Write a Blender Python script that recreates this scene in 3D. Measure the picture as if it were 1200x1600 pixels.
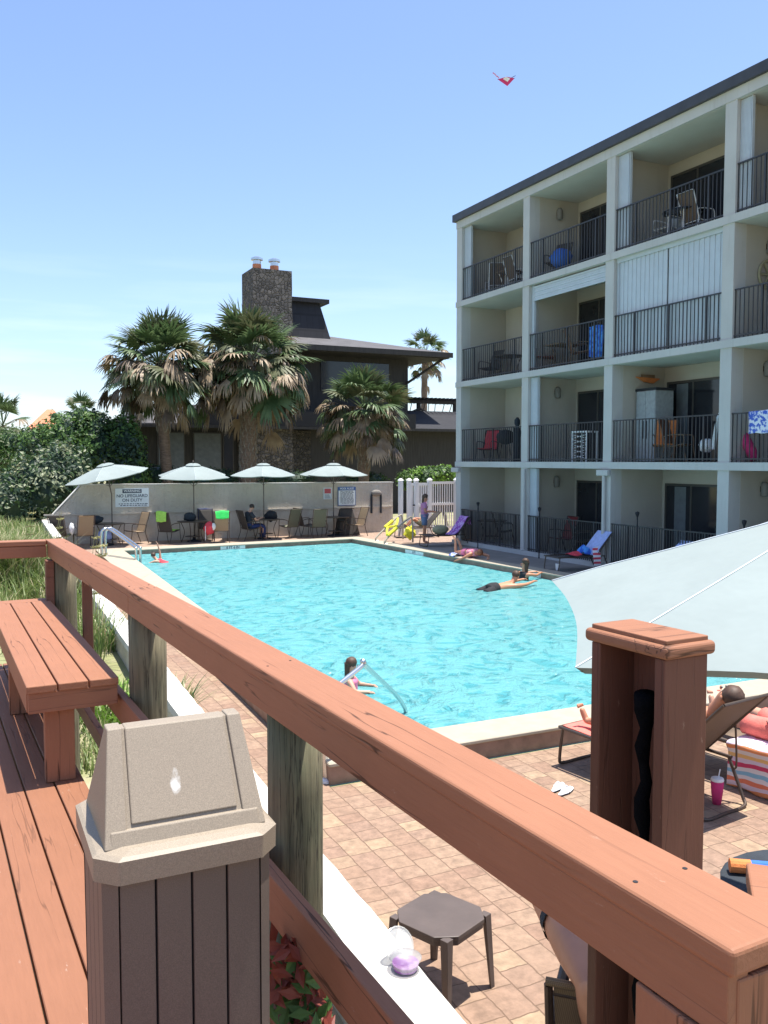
import bpy, bmesh, math, random
from mathutils import Vector, Matrix, Euler, noise
R=math.radians
for o in list(bpy.data.objects): bpy.data.objects.remove(o)
S=bpy.context.scene; C=S.collection
# ------------------------------------------------------------------ camera
H=2.95; FPX=1366.0; PSI=math.atan(657/1366); TH=math.atan(81/1366)
cam=bpy.data.cameras.new('camera'); co=bpy.data.objects.new('camera',cam); C.objects.link(co)
cam.sensor_fit='VERTICAL'; cam.sensor_height=36; cam.lens=FPX/1600*36; cam.clip_end=3000; cam.clip_start=.05
co.location=(0,0,H); co.rotation_euler=(R(90)-TH,0,-PSI); S.camera=co
S.render.resolution_x=768; S.render.resolution_y=1024
# ------------------------------------------------------------------ light
SUN_EL=79; SUN_AZ=98      # bearing from +Y towards +X
w=bpy.data.worlds.new("World"); S.world=w; w.use_nodes=True
nt=w.node_tree; nt.nodes.clear()
wo=nt.nodes.new('ShaderNodeOutputWorld'); bg=nt.nodes.new('ShaderNodeBackground'); sk=nt.nodes.new('ShaderNodeTexSky')
sk.sky_type='NISHITA'; sk.sun_disc=False; sk.sun_elevation=R(SUN_EL); sk.sun_rotation=R(SUN_AZ)
sk.air_density=1.0; sk.dust_density=1.0; sk.ozone_density=2.0
bg.inputs['Strength'].default_value=.122
# a few thin wisps of cloud low over the horizon
tc=nt.nodes.new('ShaderNodeTexCoord'); mp=nt.nodes.new('ShaderNodeMapping'); mp.inputs['Scale'].default_value=(1.6,1.6,16)
nz=nt.nodes.new('ShaderNodeTexNoise'); nz.inputs['Scale'].default_value=2.6; nz.inputs['Detail'].default_value=5
cr=nt.nodes.new('ShaderNodeValToRGB'); cr.color_ramp.elements[0].position=.46; cr.color_ramp.elements[1].position=.74
sx=nt.nodes.new('ShaderNodeSeparateXYZ'); mr=nt.nodes.new('ShaderNodeMapRange'); mr.inputs[1].default_value=.24; mr.inputs[2].default_value=.03; mr.inputs[3].default_value=0; mr.inputs[4].default_value=.45
mu=nt.nodes.new('ShaderNodeMath'); mu.operation='MULTIPLY'; mx=nt.nodes.new('ShaderNodeMixRGB'); mx.inputs[2].default_value=(6.6,6.9,7.6,1)
L=nt.links.new
L(tc.outputs['Generated'],mp.inputs[0]); L(mp.outputs[0],nz.inputs['Vector']); L(nz.outputs[0],cr.inputs[0])
L(tc.outputs['Generated'],sx.inputs[0]); L(sx.outputs[2],mr.inputs[0]); L(cr.outputs[0],mu.inputs[0]); L(mr.outputs[0],mu.inputs[1])
L(mu.outputs[0],mx.inputs[0]); L(sk.outputs[0],mx.inputs[1]); tn=nt.nodes.new('ShaderNodeMixRGB'); tn.blend_type='MULTIPLY'; tn.inputs[0].default_value=1; tn.inputs[2].default_value=(.93,.95,1.03,1); L(mx.outputs[0],tn.inputs[1]); L(tn.outputs[0],bg.inputs[0]); L(bg.outputs[0],wo.inputs[0])
sl=bpy.data.lights.new('sun','SUN'); sl.energy=4.6; sl.angle=R(.53); sl.color=(1,.96,.88)
so=bpy.data.objects.new('sun',sl); C.objects.link(so); so.rotation_euler=(R(90-SUN_EL),0,R(-SUN_AZ+180)); 
so.rotation_euler=Vector((math.sin(R(SUN_AZ))*math.cos(R(SUN_EL)),math.cos(R(SUN_AZ))*math.cos(R(SUN_EL)),math.sin(R(SUN_EL)))).to_track_quat('Z','Y').to_euler()
S.view_settings.view_transform='Standard'; S.view_settings.look='None'; S.view_settings.gamma=1; S.view_settings.use_curve_mapping=False
S.view_settings.exposure=.95
random.seed(7)
# ------------------------------------------------------------------ geometry of the view, to place things at surveyed spots
FW=Vector((math.sin(PSI)*math.cos(TH),math.cos(PSI)*math.cos(TH),-math.sin(TH))); RT=Vector((math.cos(PSI),-math.sin(PSI),0)); UP=RT.cross(FW)
def ray(px,py): return FW+RT*((px-600)/FPX)-UP*((py-800)/FPX)
def atz(px,py,z): r=ray(px,py); t=(z-H)/r.z; return Vector((r.x*t,r.y*t,z))
def atX(px,py,X): r=ray(px,py); t=X/r.x; return Vector((X,r.y*t,H+r.z*t))
def atY(px,py,Y): r=ray(px,py); t=Y/r.y; return Vector((r.x*t,Y,H+r.z*t))
# ------------------------------------------------------------------ helpers
WM={}
def tag(o,label=None,cat=None,group=None,kind=None):
    if label: o['label']=label
    if cat: o['category']=cat
    if group: o['group']=group
    if kind: o['kind']=kind
    return o
def wm(o): return WM.get(o.name,Matrix.Identity(4))
def thing(name,loc,label,cat,rz=0,group=None):
    o=bpy.data.objects.new(name,None); C.objects.link(o); o.empty_display_size=.1
    m=Matrix.Translation(Vector(loc))@Matrix.Rotation(rz,4,'Z'); o.matrix_basis=m; WM[o.name]=m
    return tag(o,label,cat,group)
def link(name,me,mats,parent=None,world=None,smooth=False):
    o=bpy.data.objects.new(name,me); C.objects.link(o)
    if not isinstance(mats,(list,tuple)): mats=[mats]
    for m in mats: me.materials.append(m)
    if smooth:
        for p in me.polygons: p.use_smooth=True
    W=world if world is not None else (wm(parent) if parent else Matrix.Identity(4))
    if parent: o.parent=parent; o.matrix_basis=wm(parent).inverted()@W
    else: o.matrix_basis=W
    WM[o.name]=W
    return o
def copy_tree(o,parent=None):
    c=o.copy(); C.objects.link(c)
    if parent: c.parent=parent
    for ch in list(o.children): copy_tree(ch,c)
    return c
def place_copy(proto,loc,rz,label,group=None):
    c=copy_tree(proto); c.matrix_basis=Matrix.Translation(Vector(loc))@Matrix.Rotation(rz,4,'Z'); c['label']=label
    if group: c['group']=group
    WM[c.name]=c.matrix_basis.copy(); return c
class MB:
    def __init__(s): s.v=[]; s.f=[]; s.m=[]
    def add(s,vs,fs,mi=0):
        b=len(s.v); s.v+= [Vector(v) for v in vs]; s.f+=[[b+i for i in f] for f in fs]; s.m+=[mi]*len(fs); return s
    def box(s,a,b,mi=0,M=None):
        x0,y0,z0=a; x1,y1,z1=b
        vs=[Vector(p) for p in [(x0,y0,z0),(x1,y0,z0),(x1,y1,z0),(x0,y1,z0),(x0,y0,z1),(x1,y0,z1),(x1,y1,z1),(x0,y1,z1)]]
        if M: vs=[M@v for v in vs]
        return s.add(vs,[(0,3,2,1),(4,5,6,7),(0,1,5,4),(1,2,6,5),(2,3,7,6),(3,0,4,7)],mi)
    def prism(s,poly,z0,z1,mi=0,M=None):
        n=len(poly); vs=[Vector((p[0],p[1],z0)) for p in poly]+[Vector((p[0],p[1],z1)) for p in poly]
        if M: vs=[M@v for v in vs]
        return s.add(vs,[list(range(n))[::-1],list(range(n,2*n))]+[(i,(i+1)%n,n+(i+1)%n,n+i) for i in range(n)],mi)
    def hull(s,A,B,mi=0):   # two matching loops joined
        n=len(A); return s.add(list(A)+list(B),[list(range(n))[::-1],list(range(n,2*n))]+[(i,(i+1)%n,n+(i+1)%n,n+i) for i in range(n)],mi)
    def tube(s,pts,r,seg=8,mi=0,cap=True,flat=1.0,side=None):
        pts=[Vector(p) for p in pts]; n=len(pts); rr=r if isinstance(r,(list,tuple)) else [r]*n
        base=len(s.v); prev=None
        for i,p in enumerate(pts):
            t=(pts[min(i+1,n-1)]-pts[max(i-1,0)]).normalized()
            if prev is None:
                a=Vector(side) if side else (Vector((0,0,1)) if abs(t.z)<.9 else Vector((1,0,0)))
                u=(a-t*a.dot(t)).normalized()
            else: u=(prev-t*prev.dot(t)).normalized()
            prev=u; q=t.cross(u)
            for k in range(seg):
                an=2*math.pi*k/seg; s.v.append(p+u*(math.cos(an)*rr[i])+q*(math.sin(an)*rr[i]*flat))
        for i in range(n-1):
            for k in range(seg):
                a=base+i*seg+k; b=base+i*seg+(k+1)%seg; s.f.append([a,b,b+seg,a+seg]); s.m.append(mi)
        if cap: s.f.append([base+k for k in range(seg)][::-1]); s.f.append([base+(n-1)*seg+k for k in range(seg)]); s.m+=[mi,mi]
        return s
    def lathe(s,prof,seg=16,c=(0,0,0),mi=0):
        b=len(s.v)
        for r,z in prof:
            for k in range(seg):
                a=2*math.pi*k/seg; s.v.append(Vector((c[0]+r*math.cos(a),c[1]+r*math.sin(a),c[2]+z)))
        for i in range(len(prof)-1):
            for k in range(seg):
                p=b+i*seg+k; q=b+i*seg+(k+1)%seg; s.f.append([p,q,q+seg,p+seg]); s.m.append(mi)
        s.f.append([b+k for k in range(seg)][::-1]); s.f.append([b+(len(prof)-1)*seg+k for k in range(seg)]); s.m+=[mi,mi]
        return s
    def ell(s,c,r,mi=0,n=8,M=None,jit=0):
        b=len(s.v); c=Vector(c); rings=n
        for i in range(rings+1):
            th=math.pi*i/rings
            for k in range(n*2):
                a=math.pi*k/n; d=Vector((math.sin(th)*math.cos(a)*r[0],math.sin(th)*math.sin(a)*r[1],math.cos(th)*r[2]))
                if jit: d*=1+jit*noise.noise(d*3/max(r)+c)
                if M: d=M@d
                s.v.append(c+d)
        for i in range(rings):
            for k in range(n*2):
                p=b+i*n*2+k; q=b+i*n*2+(k+1)%(n*2); s.f.append([p,p+n*2,q+n*2,q]); s.m.append(mi)
        return s
    def mesh(s,M=None,bevel=0,seg=1):
        me=bpy.data.meshes.new('m'); vs=[M@v for v in s.v] if M else s.v
        me.from_pydata([tuple(v) for v in vs],[],s.f); me.polygons.foreach_set('material_index',s.m); me.update()
        if bevel:
            bm=bmesh.new(); bm.from_mesh(me)
            bmesh.ops.bevel(bm,geom=[e for e in bm.edges if len(e.link_faces)==2 and e.calc_face_angle(0)>.5],offset=bevel,segments=seg,affect='EDGES',profile=.5)
            bm.to_mesh(me); bm.free()
        return me
    def build(s,name,mats,parent=None,smooth=False,bevel=0,seg=1,world=True,angle=None):
        """world=True: vertices are world coordinates; otherwise local to the parent."""
        if parent is not None and world: me=s.mesh(wm(parent).inverted(),bevel,seg)
        else: me=s.mesh(None,bevel,seg)
        o=link(name,me,mats,parent,None,smooth)
        me.name=name
        return o
def struct(name,mb,mats,**k):
    o=mb.build(name,mats,None,**k); o['kind']='structure'; return o
def board(name,parent,p0,p1,wd,th,mat,up=(0,0,1),bevel=.004,seg=2,ext=0):
    """plank from p0 to p1 (centres); own frame with local X along the grain"""
    p0=Vector(p0); p1=Vector(p1); x=(p1-p0).normalized(); z=Vector(up); y=z.cross(x).normalized(); z=x.cross(y)
    W=Matrix(((x.x,y.x,z.x,p0.x),(x.y,y.y,z.y,p0.y),(x.z,y.z,z.z,p0.z),(0,0,0,1)))
    l=(p1-p0).length; mb=MB().box((-ext,-wd/2,-th/2),(l+ext,wd/2,th/2))
    return link(name,mb.mesh(None,bevel,seg),mat,parent,W)
def textobj(name,body,parent,M,size,mat,ext=.002,align='CENTER'):
    cu=bpy.data.curves.new('t','FONT'); cu.body=body; cu.size=size; cu.align_x=align; cu.align_y='CENTER'; cu.extrude=ext; cu.offset=size*.012
    t=bpy.data.objects.new('t',cu); C.objects.link(t); bpy.context.view_layer.update()
    me=bpy.data.meshes.new_from_object(t.evaluated_get(bpy.context.evaluated_depsgraph_get())); bpy.data.objects.remove(t)
    me.materials.clear()
    return link(name,me,mat,parent,M)
# ------------------------------------------------------------------ materials
def nodes(name):
    m=bpy.data.materials.new(name); m.use_nodes=True; n=m.node_tree; return m,n,n.nodes['Principled BSDF']
def N(n,t,**k):
    x=n.nodes.new(t)
    for a,b in k.items(): setattr(x,a,b)
    return x
def coords(n,scale=(1,1,1),space='Object',rot=(0,0,0)):
    t=N(n,'ShaderNodeTexCoord'); m=N(n,'ShaderNodeMapping'); m.inputs['Scale'].default_value=scale; m.inputs['Rotation'].default_value=rot
    n.links.new(t.outputs[space],m.inputs[0]); return m.outputs[0]
def noisen(n,vec,scale,detail=4,rough=.55):
    x=N(n,'ShaderNodeTexNoise'); x.inputs['Scale'].default_value=scale; x.inputs['Detail'].default_value=detail; x.inputs['Roughness'].default_value=rough
    n.links.new(vec,x.inputs['Vector']); return x.outputs[0]
def ramp(n,fac,stops):
    r=N(n,'ShaderNodeValToRGB'); e=r.color_ramp.elements
    while len(e)<len(stops): e.new(.5)
    for i,(p,c) in enumerate(stops): e[i].position=p; e[i].color=(c[0],c[1],c[2],1) if hasattr(c,'__len__') else (c,c,c,1)
    n.links.new(fac,r.inputs[0]); return r.outputs[0]
def mixc(n,fac,a,b,mode='MIX'):
    x=N(n,'ShaderNodeMixRGB',blend_type=mode)
    for i,v in ((0,fac),(1,a),(2,b)):
        if isinstance(v,(int,float)): x.inputs[i].default_value=v
        elif isinstance(v,(tuple,list)): x.inputs[i].default_value=(v[0],v[1],v[2],1)
        else: n.links.new(v,x.inputs[i])
    return x.outputs[0]
def bump(n,h,strength,dist,bs):
    b=N(n,'ShaderNodeBump'); b.inputs['Strength'].default_value=strength; b.inputs['Distance'].default_value=dist
    n.links.new(h,b.inputs['Height']); n.links.new(b.outputs[0],bs.inputs['Normal']); return b.outputs[0]
def mul(c,k): return tuple(min(1,x*k) for x in c[:3])
def simple(name,col,rough=.6,var=.12,scale=8,bmp=.1,dist=.004,metal=0,spec=.5,sc=(1,1,1)):
    m,n,b=nodes(name); v=coords(n,sc); f=noisen(n,v,scale,5)
    c=ramp(n,f,[(.3,mul(col,1-var)),(.7,mul(col,1+var))]); n.links.new(c,b.inputs['Base Color'])
    b.inputs['Roughness'].default_value=rough; b.inputs['Metallic'].default_value=metal; b.inputs['Specular IOR Level'].default_value=spec
    if bmp: bump(n,noisen(n,v,scale*6,3),bmp,dist,b)
    return m
def woodpaint(name,col,crack=.5,wear=(.40,.27,.2)):
    m,n,b=nodes(name); v=coords(n,(1.2,14,14)); v2=coords(n,(.30,6,6)); v3=coords(n,(1,1,1))
    g=noisen(n,v,6,6,.65); big=noisen(n,v3,3,3)
    c=ramp(n,g,[(.25,mul(col,.92)),(.75,mul(col,1.07))])
    c=mixc(n,ramp(n,big,[(.35,0),(.75,.35)]),c,mul(col,1.22))
    ck=noisen(n,v2,2.2,3,.5)                       # hairline drying cracks along the grain
    line=ramp(n,ck,[(.490,0),(.497,1),(.503,1),(.510,0)]); msk=ramp(n,noisen(n,coords(n,(.9,3,3)),1.7,2),[(.46,0),(.54,1)])
    mm=N(n,'ShaderNodeMath',operation='MULTIPLY'); n.links.new(line,mm.inputs[0]); n.links.new(msk,mm.inputs[1])
    m2=N(n,'ShaderNodeMath',operation='MULTIPLY'); n.links.new(mm.outputs[0],m2.inputs[0]); m2.inputs[1].default_value=crack
    c=mixc(n,m2.outputs[0],c,mul(col,.22))
    kn=ramp(n,noisen(n,coords(n,(1,2.4,2.4)),13,2),[(.75,0),(.82,.25)]); c=mixc(n,kn,c,mul(col,.5))
    wr=ramp(n,noisen(n,coords(n,(1,3,3)),9,6,.7),[(.66,0),(.72,.5)]); c=mixc(n,wr,c,wear)
    n.links.new(c,b.inputs['Base Color']); b.inputs['Roughness'].default_value=.62; b.inputs['Specular IOR Level'].default_value=.3
    inv=N(n,'ShaderNodeMath',operation='SUBTRACT'); n.links.new(g,inv.inputs[0]); n.links.new(mm.outputs[0],inv.inputs[1])
    bump(n,inv.outputs[0],.4,.004,b); return m
PAINT=(.295,.130,.072)
M={}
M['paint']=woodpaint('red_brown_painted_wood',PAINT,.9)
M['paint_deck']=woodpaint('painted_deck_board',mul(PAINT,.86),.45,(.45,.36,.3))
M['paint_dark']=woodpaint('brown_painted_post',(.155,.064,.042),.3)
def postmat():
    m,n,b=nodes('weathered_piling'); v=coords(n,(14,14,.8)); g=noisen(n,v,4,7,.6); big=noisen(n,coords(n,(1,1,.6)),4,4)
    c=ramp(n,g,[(.25,(.07,.055,.03)),(.5,(.155,.13,.078)),(.75,(.25,.21,.125))]); c=mixc(n,ramp(n,big,[(.4,0),(.65,.6)]),c,(.125,.15,.085))
    ck=ramp(n,noisen(n,coords(n,(9,9,.35)),3,8),[(.485,0),(.5,.85),(.515,0)]); c=mixc(n,ck,c,(.02,.015,.01))
    n.links.new(c,b.inputs['Base Color']); b.inputs['Roughness'].default_value=.85; bump(n,g,.6,.01,b); return m
M['post']=postmat()
M['white_wall']=simple('white_cap_render',(.55,.53,.49),.85,.07,5,.5,.01)
def stucco():
    m,n,b=nodes('beige_stucco'); v=coords(n); f=noisen(n,v,1.3,5,.6)
    c=ramp(n,f,[(.3,(.47,.42,.36)),(.6,(.56,.51,.44)),(.8,(.63,.585,.52))])
    st=ramp(n,noisen(n,coords(n,(3,3,.5)),3,5),[(.55,0),(.8,.45)]); c=mixc(n,st,c,(.28,.26,.23))
    n.links.new(c,b.inputs['Base Color']); b.inputs['Roughness'].default_value=.9
    bump(n,noisen(n,v,7,6,.7),1,.06,b); return m
M['stucco']=stucco()
def paint_render(name,col,grime=(.45,.43,.36),amt=.3):
    m,n,b=nodes(name); c=ramp(n,noisen(n,coords(n),1.1,5),[(.3,mul(col,.92)),(.7,mul(col,1.04))])
    st=ramp(n,noisen(n,coords(n,(5,5,.35)),2.6,5),[(.56,0),(.85,amt)]); c=mixc(n,st,c,grime)
    n.links.new(c,b.inputs['Base Color']); b.inputs['Roughness'].default_value=.8; bump(n,noisen(n,coords(n),14,4),.3,.01,b); return m
M['facade']=paint_render('cream_facade_paint',(.50,.488,.465),(.30,.28,.24),.45)
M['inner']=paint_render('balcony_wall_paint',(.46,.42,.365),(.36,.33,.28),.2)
M['ceil']=paint_render('balcony_ceiling_paint',(.52,.49,.44),(.42,.39,.33),.25)
M['fascia']=simple('dark_roof_fascia',(.045,.045,.052),.5,.2,3)
M['rail_metal']=simple('dark_rail_metal',(.035,.034,.038),.45,.15,9)
M['glass']=simple('dark_door_glass',(.02,.022,.028),.08,.1,2,0)
M['door_frame']=simple('bronze_door_frame',(.06,.055,.05),.4,.1,5)
M['shutter']=simple('white_shutter_metal',(.48,.52,.56),.45,.05,4,.1)
M['curtain']=simple('pale_curtain',(.13,.145,.16),.9,.15,6)
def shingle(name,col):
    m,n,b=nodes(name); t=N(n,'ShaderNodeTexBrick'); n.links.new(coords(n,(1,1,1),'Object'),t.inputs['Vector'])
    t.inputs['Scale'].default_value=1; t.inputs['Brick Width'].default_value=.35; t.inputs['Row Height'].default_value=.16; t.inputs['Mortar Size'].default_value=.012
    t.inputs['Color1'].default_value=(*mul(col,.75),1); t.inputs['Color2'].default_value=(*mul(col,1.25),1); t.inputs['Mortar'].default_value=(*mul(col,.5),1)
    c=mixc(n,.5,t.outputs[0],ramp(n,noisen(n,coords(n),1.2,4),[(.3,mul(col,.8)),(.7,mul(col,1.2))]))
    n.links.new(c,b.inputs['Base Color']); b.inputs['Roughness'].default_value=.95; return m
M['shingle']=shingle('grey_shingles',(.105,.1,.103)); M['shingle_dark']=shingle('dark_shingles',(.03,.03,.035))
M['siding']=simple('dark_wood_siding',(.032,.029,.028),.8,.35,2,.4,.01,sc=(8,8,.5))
M['redtile']=simple('red_roof_tile',(.55,.2,.1),.8,.2,6)
def stone(nm,k_):
    m,n,b=nodes(nm); v=N(n,'ShaderNodeTexVoronoi'); v.inputs['Scale'].default_value=5.5; n.links.new(coords(n),v.inputs['Vector'])
    e=N(n,'ShaderNodeTexVoronoi',feature='DISTANCE_TO_EDGE'); e.inputs['Scale'].default_value=5.5; n.links.new(coords(n),e.inputs['Vector'])
    s=N(n,'ShaderNodeSeparateColor'); n.links.new(v.outputs['Color'],s.inputs[0])
    c=ramp(n,s.outputs[0],[(0,mul((.09,.078,.07),k_)),(.5,mul((.14,.12,.108),k_)),(1,mul((.22,.185,.16),k_))]); c=mixc(n,ramp(n,e.outputs[0],[(0,1),(.06,0)]),c,(.05,.045,.04))
    n.links.new(c,b.inputs['Base Color']); b.inputs['Roughness'].default_value=.95; bump(n,ramp(n,e.outputs[0],[(0,0),(.15,1)]),.9,.08,b); return m
M['stone']=stone('rubble_stone',1); M['stone_dark']=stone('dark_rubble_stone',.5)
def paver(name,pal,wet=0):
    m,n,b=nodes(name); co_=coords(n,(1,1,1),'Object',(0,0,R(90)))
    nn=N(n,'ShaderNodeTexNoise'); nn.inputs['Scale'].default_value=9; n.links.new(co_,nn.inputs['Vector'])
    ad=N(n,'ShaderNodeVectorMath',operation='MULTIPLY_ADD'); n.links.new(nn.outputs['Color'],ad.inputs[0]); ad.inputs[1].default_value=(.025,.025,.0); n.links.new(co_,ad.inputs[2])
    t=N(n,'ShaderNodeTexBrick'); n.links.new(ad.outputs[0],t.inputs['Vector']); t.offset=.42; t.squash=.66; t.squash_frequency=2
    t.inputs['Scale'].default_value=1; t.inputs['Brick Width'].default_value=.265; t.inputs['Row Height'].default_value=.195; t.inputs['Mortar Size'].default_value=.0055
    t.inputs['Mortar Smooth'].default_value=.6; t.inputs['Color1'].default_value=(0,0,0,1); t.inputs['Color2'].default_value=(1,1,1,1); t.inputs['Mortar'].default_value=(.5,.5,.5,1)
    c=ramp(n,t.outputs['Color'],[(i/(len(pal)-1),p) for i,p in enumerate(pal)])
    mot=ramp(n,noisen(n,coords(n),13,6,.65),[(.3,.62),(.7,1.22)]); c=mixc(n,1,c,mot,'MULTIPLY')
    c=mixc(n,ramp(n,noisen(n,coords(n),1.1,4),[(.4,0),(.7,.35)]),c,pal[1])
    c=mixc(n,t.outputs['Fac'],c,(.16,.10,.065)); n.links.new(c,b.inputs['Base Color']); b.inputs['Roughness'].default_value=.85
    inv=N(n,'ShaderNodeMath',operation='MULTIPLY_ADD'); n.links.new(t.outputs['Fac'],inv.inputs[0]); inv.inputs[1].default_value=-1.0
    n.links.new(noisen(n,coords(n),30,5),inv.inputs[2]); bump(n,inv.outputs[0],.7,.006,b); return m
M['paver']=paver('terracotta_pavers',[(.25,.152,.104),(.28,.18,.122),(.315,.212,.143),(.268,.17,.12),(.355,.255,.16)])
M['paver_far']=paver('far_terrace_pavers',[(.30,.2,.15),(.34,.235,.17),(.37,.27,.2),(.32,.21,.155)])
M['deck_grey']=simple('grey_patio_concrete',(.22,.2,.18),.8,.15,2,.3,.01)
M['coping']=simple('cream_coping_stone',(.37,.325,.25),.75,.08,6,.3,.006)
M['tile']=simple('brown_band_tile',(.25,.155,.115),.5,.25,7,.2,.004)
M['waterline']=simple('pale_waterline_tile',(.55,.66,.68),.3,.1,9,0)
M['plaster']=simple('pool_plaster',(.40,.75,.80),.7,.05,1,0)
def watermat():
    m,n,b=nodes('pool_water'); out=n.nodes['Material Output']
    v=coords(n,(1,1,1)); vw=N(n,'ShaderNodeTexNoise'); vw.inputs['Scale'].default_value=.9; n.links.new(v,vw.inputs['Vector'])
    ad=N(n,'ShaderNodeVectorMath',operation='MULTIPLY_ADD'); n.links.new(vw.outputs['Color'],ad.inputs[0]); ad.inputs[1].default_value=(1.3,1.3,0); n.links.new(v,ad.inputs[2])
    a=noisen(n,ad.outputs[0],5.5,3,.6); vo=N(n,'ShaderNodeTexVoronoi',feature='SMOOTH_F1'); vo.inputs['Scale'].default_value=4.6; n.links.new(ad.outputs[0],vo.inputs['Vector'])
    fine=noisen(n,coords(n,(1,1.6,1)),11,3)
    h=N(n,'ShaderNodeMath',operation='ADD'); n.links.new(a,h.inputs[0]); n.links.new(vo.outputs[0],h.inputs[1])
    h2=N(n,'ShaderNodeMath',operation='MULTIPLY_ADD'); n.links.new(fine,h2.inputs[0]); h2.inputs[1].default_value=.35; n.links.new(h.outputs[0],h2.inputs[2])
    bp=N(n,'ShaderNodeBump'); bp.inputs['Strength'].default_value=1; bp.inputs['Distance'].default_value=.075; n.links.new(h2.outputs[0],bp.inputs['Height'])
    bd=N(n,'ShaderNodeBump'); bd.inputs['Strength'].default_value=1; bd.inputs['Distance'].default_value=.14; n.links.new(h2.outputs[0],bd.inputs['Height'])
    df=N(n,'ShaderNodeBsdfDiffuse'); n.links.new(ramp(n,h2.outputs[0],[(.60,(.085,.35,.385)),(.95,(.115,.40,.43)),(1.3,(.18,.47,.485))]),df.inputs['Color']); n.links.new(bd.outputs[0],df.inputs['Normal'])  # ripple light and dark painted into the diffuse colour by wave height
    tr=N(n,'ShaderNodeBsdfTransparent'); tr.inputs['Color'].default_value=(.40,.88,.92,1)
    mt=N(n,'ShaderNodeMixShader'); mt.inputs[0].default_value=.22; n.links.new(df.outputs[0],mt.inputs[1]); n.links.new(tr.outputs[0],mt.inputs[2])
    gl=N(n,'ShaderNodeBsdfGlossy'); gl.inputs['Roughness'].default_value=.06; n.links.new(bp.outputs[0],gl.inputs['Normal'])
    fr=N(n,'ShaderNodeFresnel'); fr.inputs['IOR'].default_value=1.33; n.links.new(bp.outputs[0],fr.inputs['Normal'])
    fm=N(n,'ShaderNodeMath',operation='MINIMUM'); n.links.new(fr.outputs[0],fm.inputs[0]); fm.inputs[1].default_value=.38
    mf=N(n,'ShaderNodeMixShader'); n.links.new(fm.outputs[0],mf.inputs[0]); n.links.new(mt.outputs[0],mf.inputs[1]); n.links.new(gl.outputs[0],mf.inputs[2])
    n.links.new(mf.outputs[0],out.inputs['Surface']); n.nodes.remove(b); return m
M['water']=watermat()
def sandmat():
    m,n,b=nodes('dune_sand'); c=ramp(n,noisen(n,coords(n),.8,6),[(.35,(.34,.29,.19)),(.5,(.22,.23,.10)),(.65,(.40,.35,.24))])
    n.links.new(c,b.inputs['Base Color']); b.inputs['Roughness'].default_value=1; bump(n,noisen(n,coords(n),9,5),.5,.05,b); return m
M['sand']=sandmat()
def fabric(name,col,trans=.25,wr=.5):
    m,n,b=nodes(name); out=n.nodes['Material Output']
    c=ramp(n,noisen(n,coords(n),2.5,4),[(.3,mul(col,.94)),(.7,mul(col,1.04))]); n.links.new(c,b.inputs['Base Color']); b.inputs['Roughness'].default_value=.85
    nb=bump(n,noisen(n,coords(n),4,3),wr,.03,b)
    t=N(n,'ShaderNodeBsdfTranslucent'); n.links.new(c,t.inputs['Color']); mx_=N(n,'ShaderNodeMixShader'); mx_.inputs[0].default_value=trans
    n.links.new(b.outputs[0],mx_.inputs[1]); n.links.new(t.outputs[0],mx_.inputs[2]); n.links.new(mx_.outputs[0],out.inputs['Surface']); return m
M['canopy']=fabric('pale_mint_canvas',(.315,.37,.362),.22,.35)
M['bronze']=simple('bronze_tube',(.085,.062,.048),.4,.1,9,0,metal=.4)
M['steel']=simple('polished_steel',(.62,.63,.63),.22,.05,9,0,metal=.9)
M['pole']=simple('bronze_umbrella_pole',(.10,.08,.065),.45,.1,9,0)
def sling(name,col):
    m,n,b=nodes(name); a=N(n,'ShaderNodeTexWave'); a.inputs['Scale'].default_value=60; n.links.new(coords(n),a.inputs['Vector'])
    w2=N(n,'ShaderNodeTexWave',bands_direction='Z'); w2.inputs['Scale'].default_value=60; n.links.new(coords(n),w2.inputs['Vector'])
    mm=N(n,'ShaderNodeMath',operation='MULTIPLY'); n.links.new(a.outputs['Fac'],mm.inputs[0]); n.links.new(w2.outputs['Fac'],mm.inputs[1])
    c=ramp(n,mm.outputs[0],[(0,mul(col,.7)),(.6,mul(col,1.25))]); n.links.new(c,b.inputs['Base Color']); b.inputs['Roughness'].default_value=.8; return m
M['sling_tan']=sling('tan_mesh_sling',(.34,.24,.15)); M['sling_brown']=sling('brown_mesh_sling',(.15,.105,.07)); M['sling_dark']=sling('dark_mesh_sling',(.06,.052,.047)); M['sling_olive']=sling('olive_mesh_sling',(.13,.13,.09))
M['wicker']=sling('woven_wicker',(.24,.18,.105))
M['plastic_brown']=simple('dark_brown_resin',(.095,.072,.062),.5,.15,5,.2)
def canmat(name,col):
    m,n,b=nodes(name); c=ramp(n,noisen(n,coords(n),420,2),[(.3,mul(col,.8)),(.5,col),(.7,mul(col,1.22))]); c=mixc(n,ramp(n,noisen(n,coords(n),5,5),[(.45,0),(.8,.35)]),c,mul(col,.8))
    n.links.new(c,b.inputs['Base Color']); b.inputs['Roughness'].default_value=.55; bump(n,noisen(n,coords(n),300,2),.15,.0012,b); return m,n,b,c
M['can_lid']=canmat('speckled_tan_plastic',(.275,.225,.168))[0]
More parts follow.
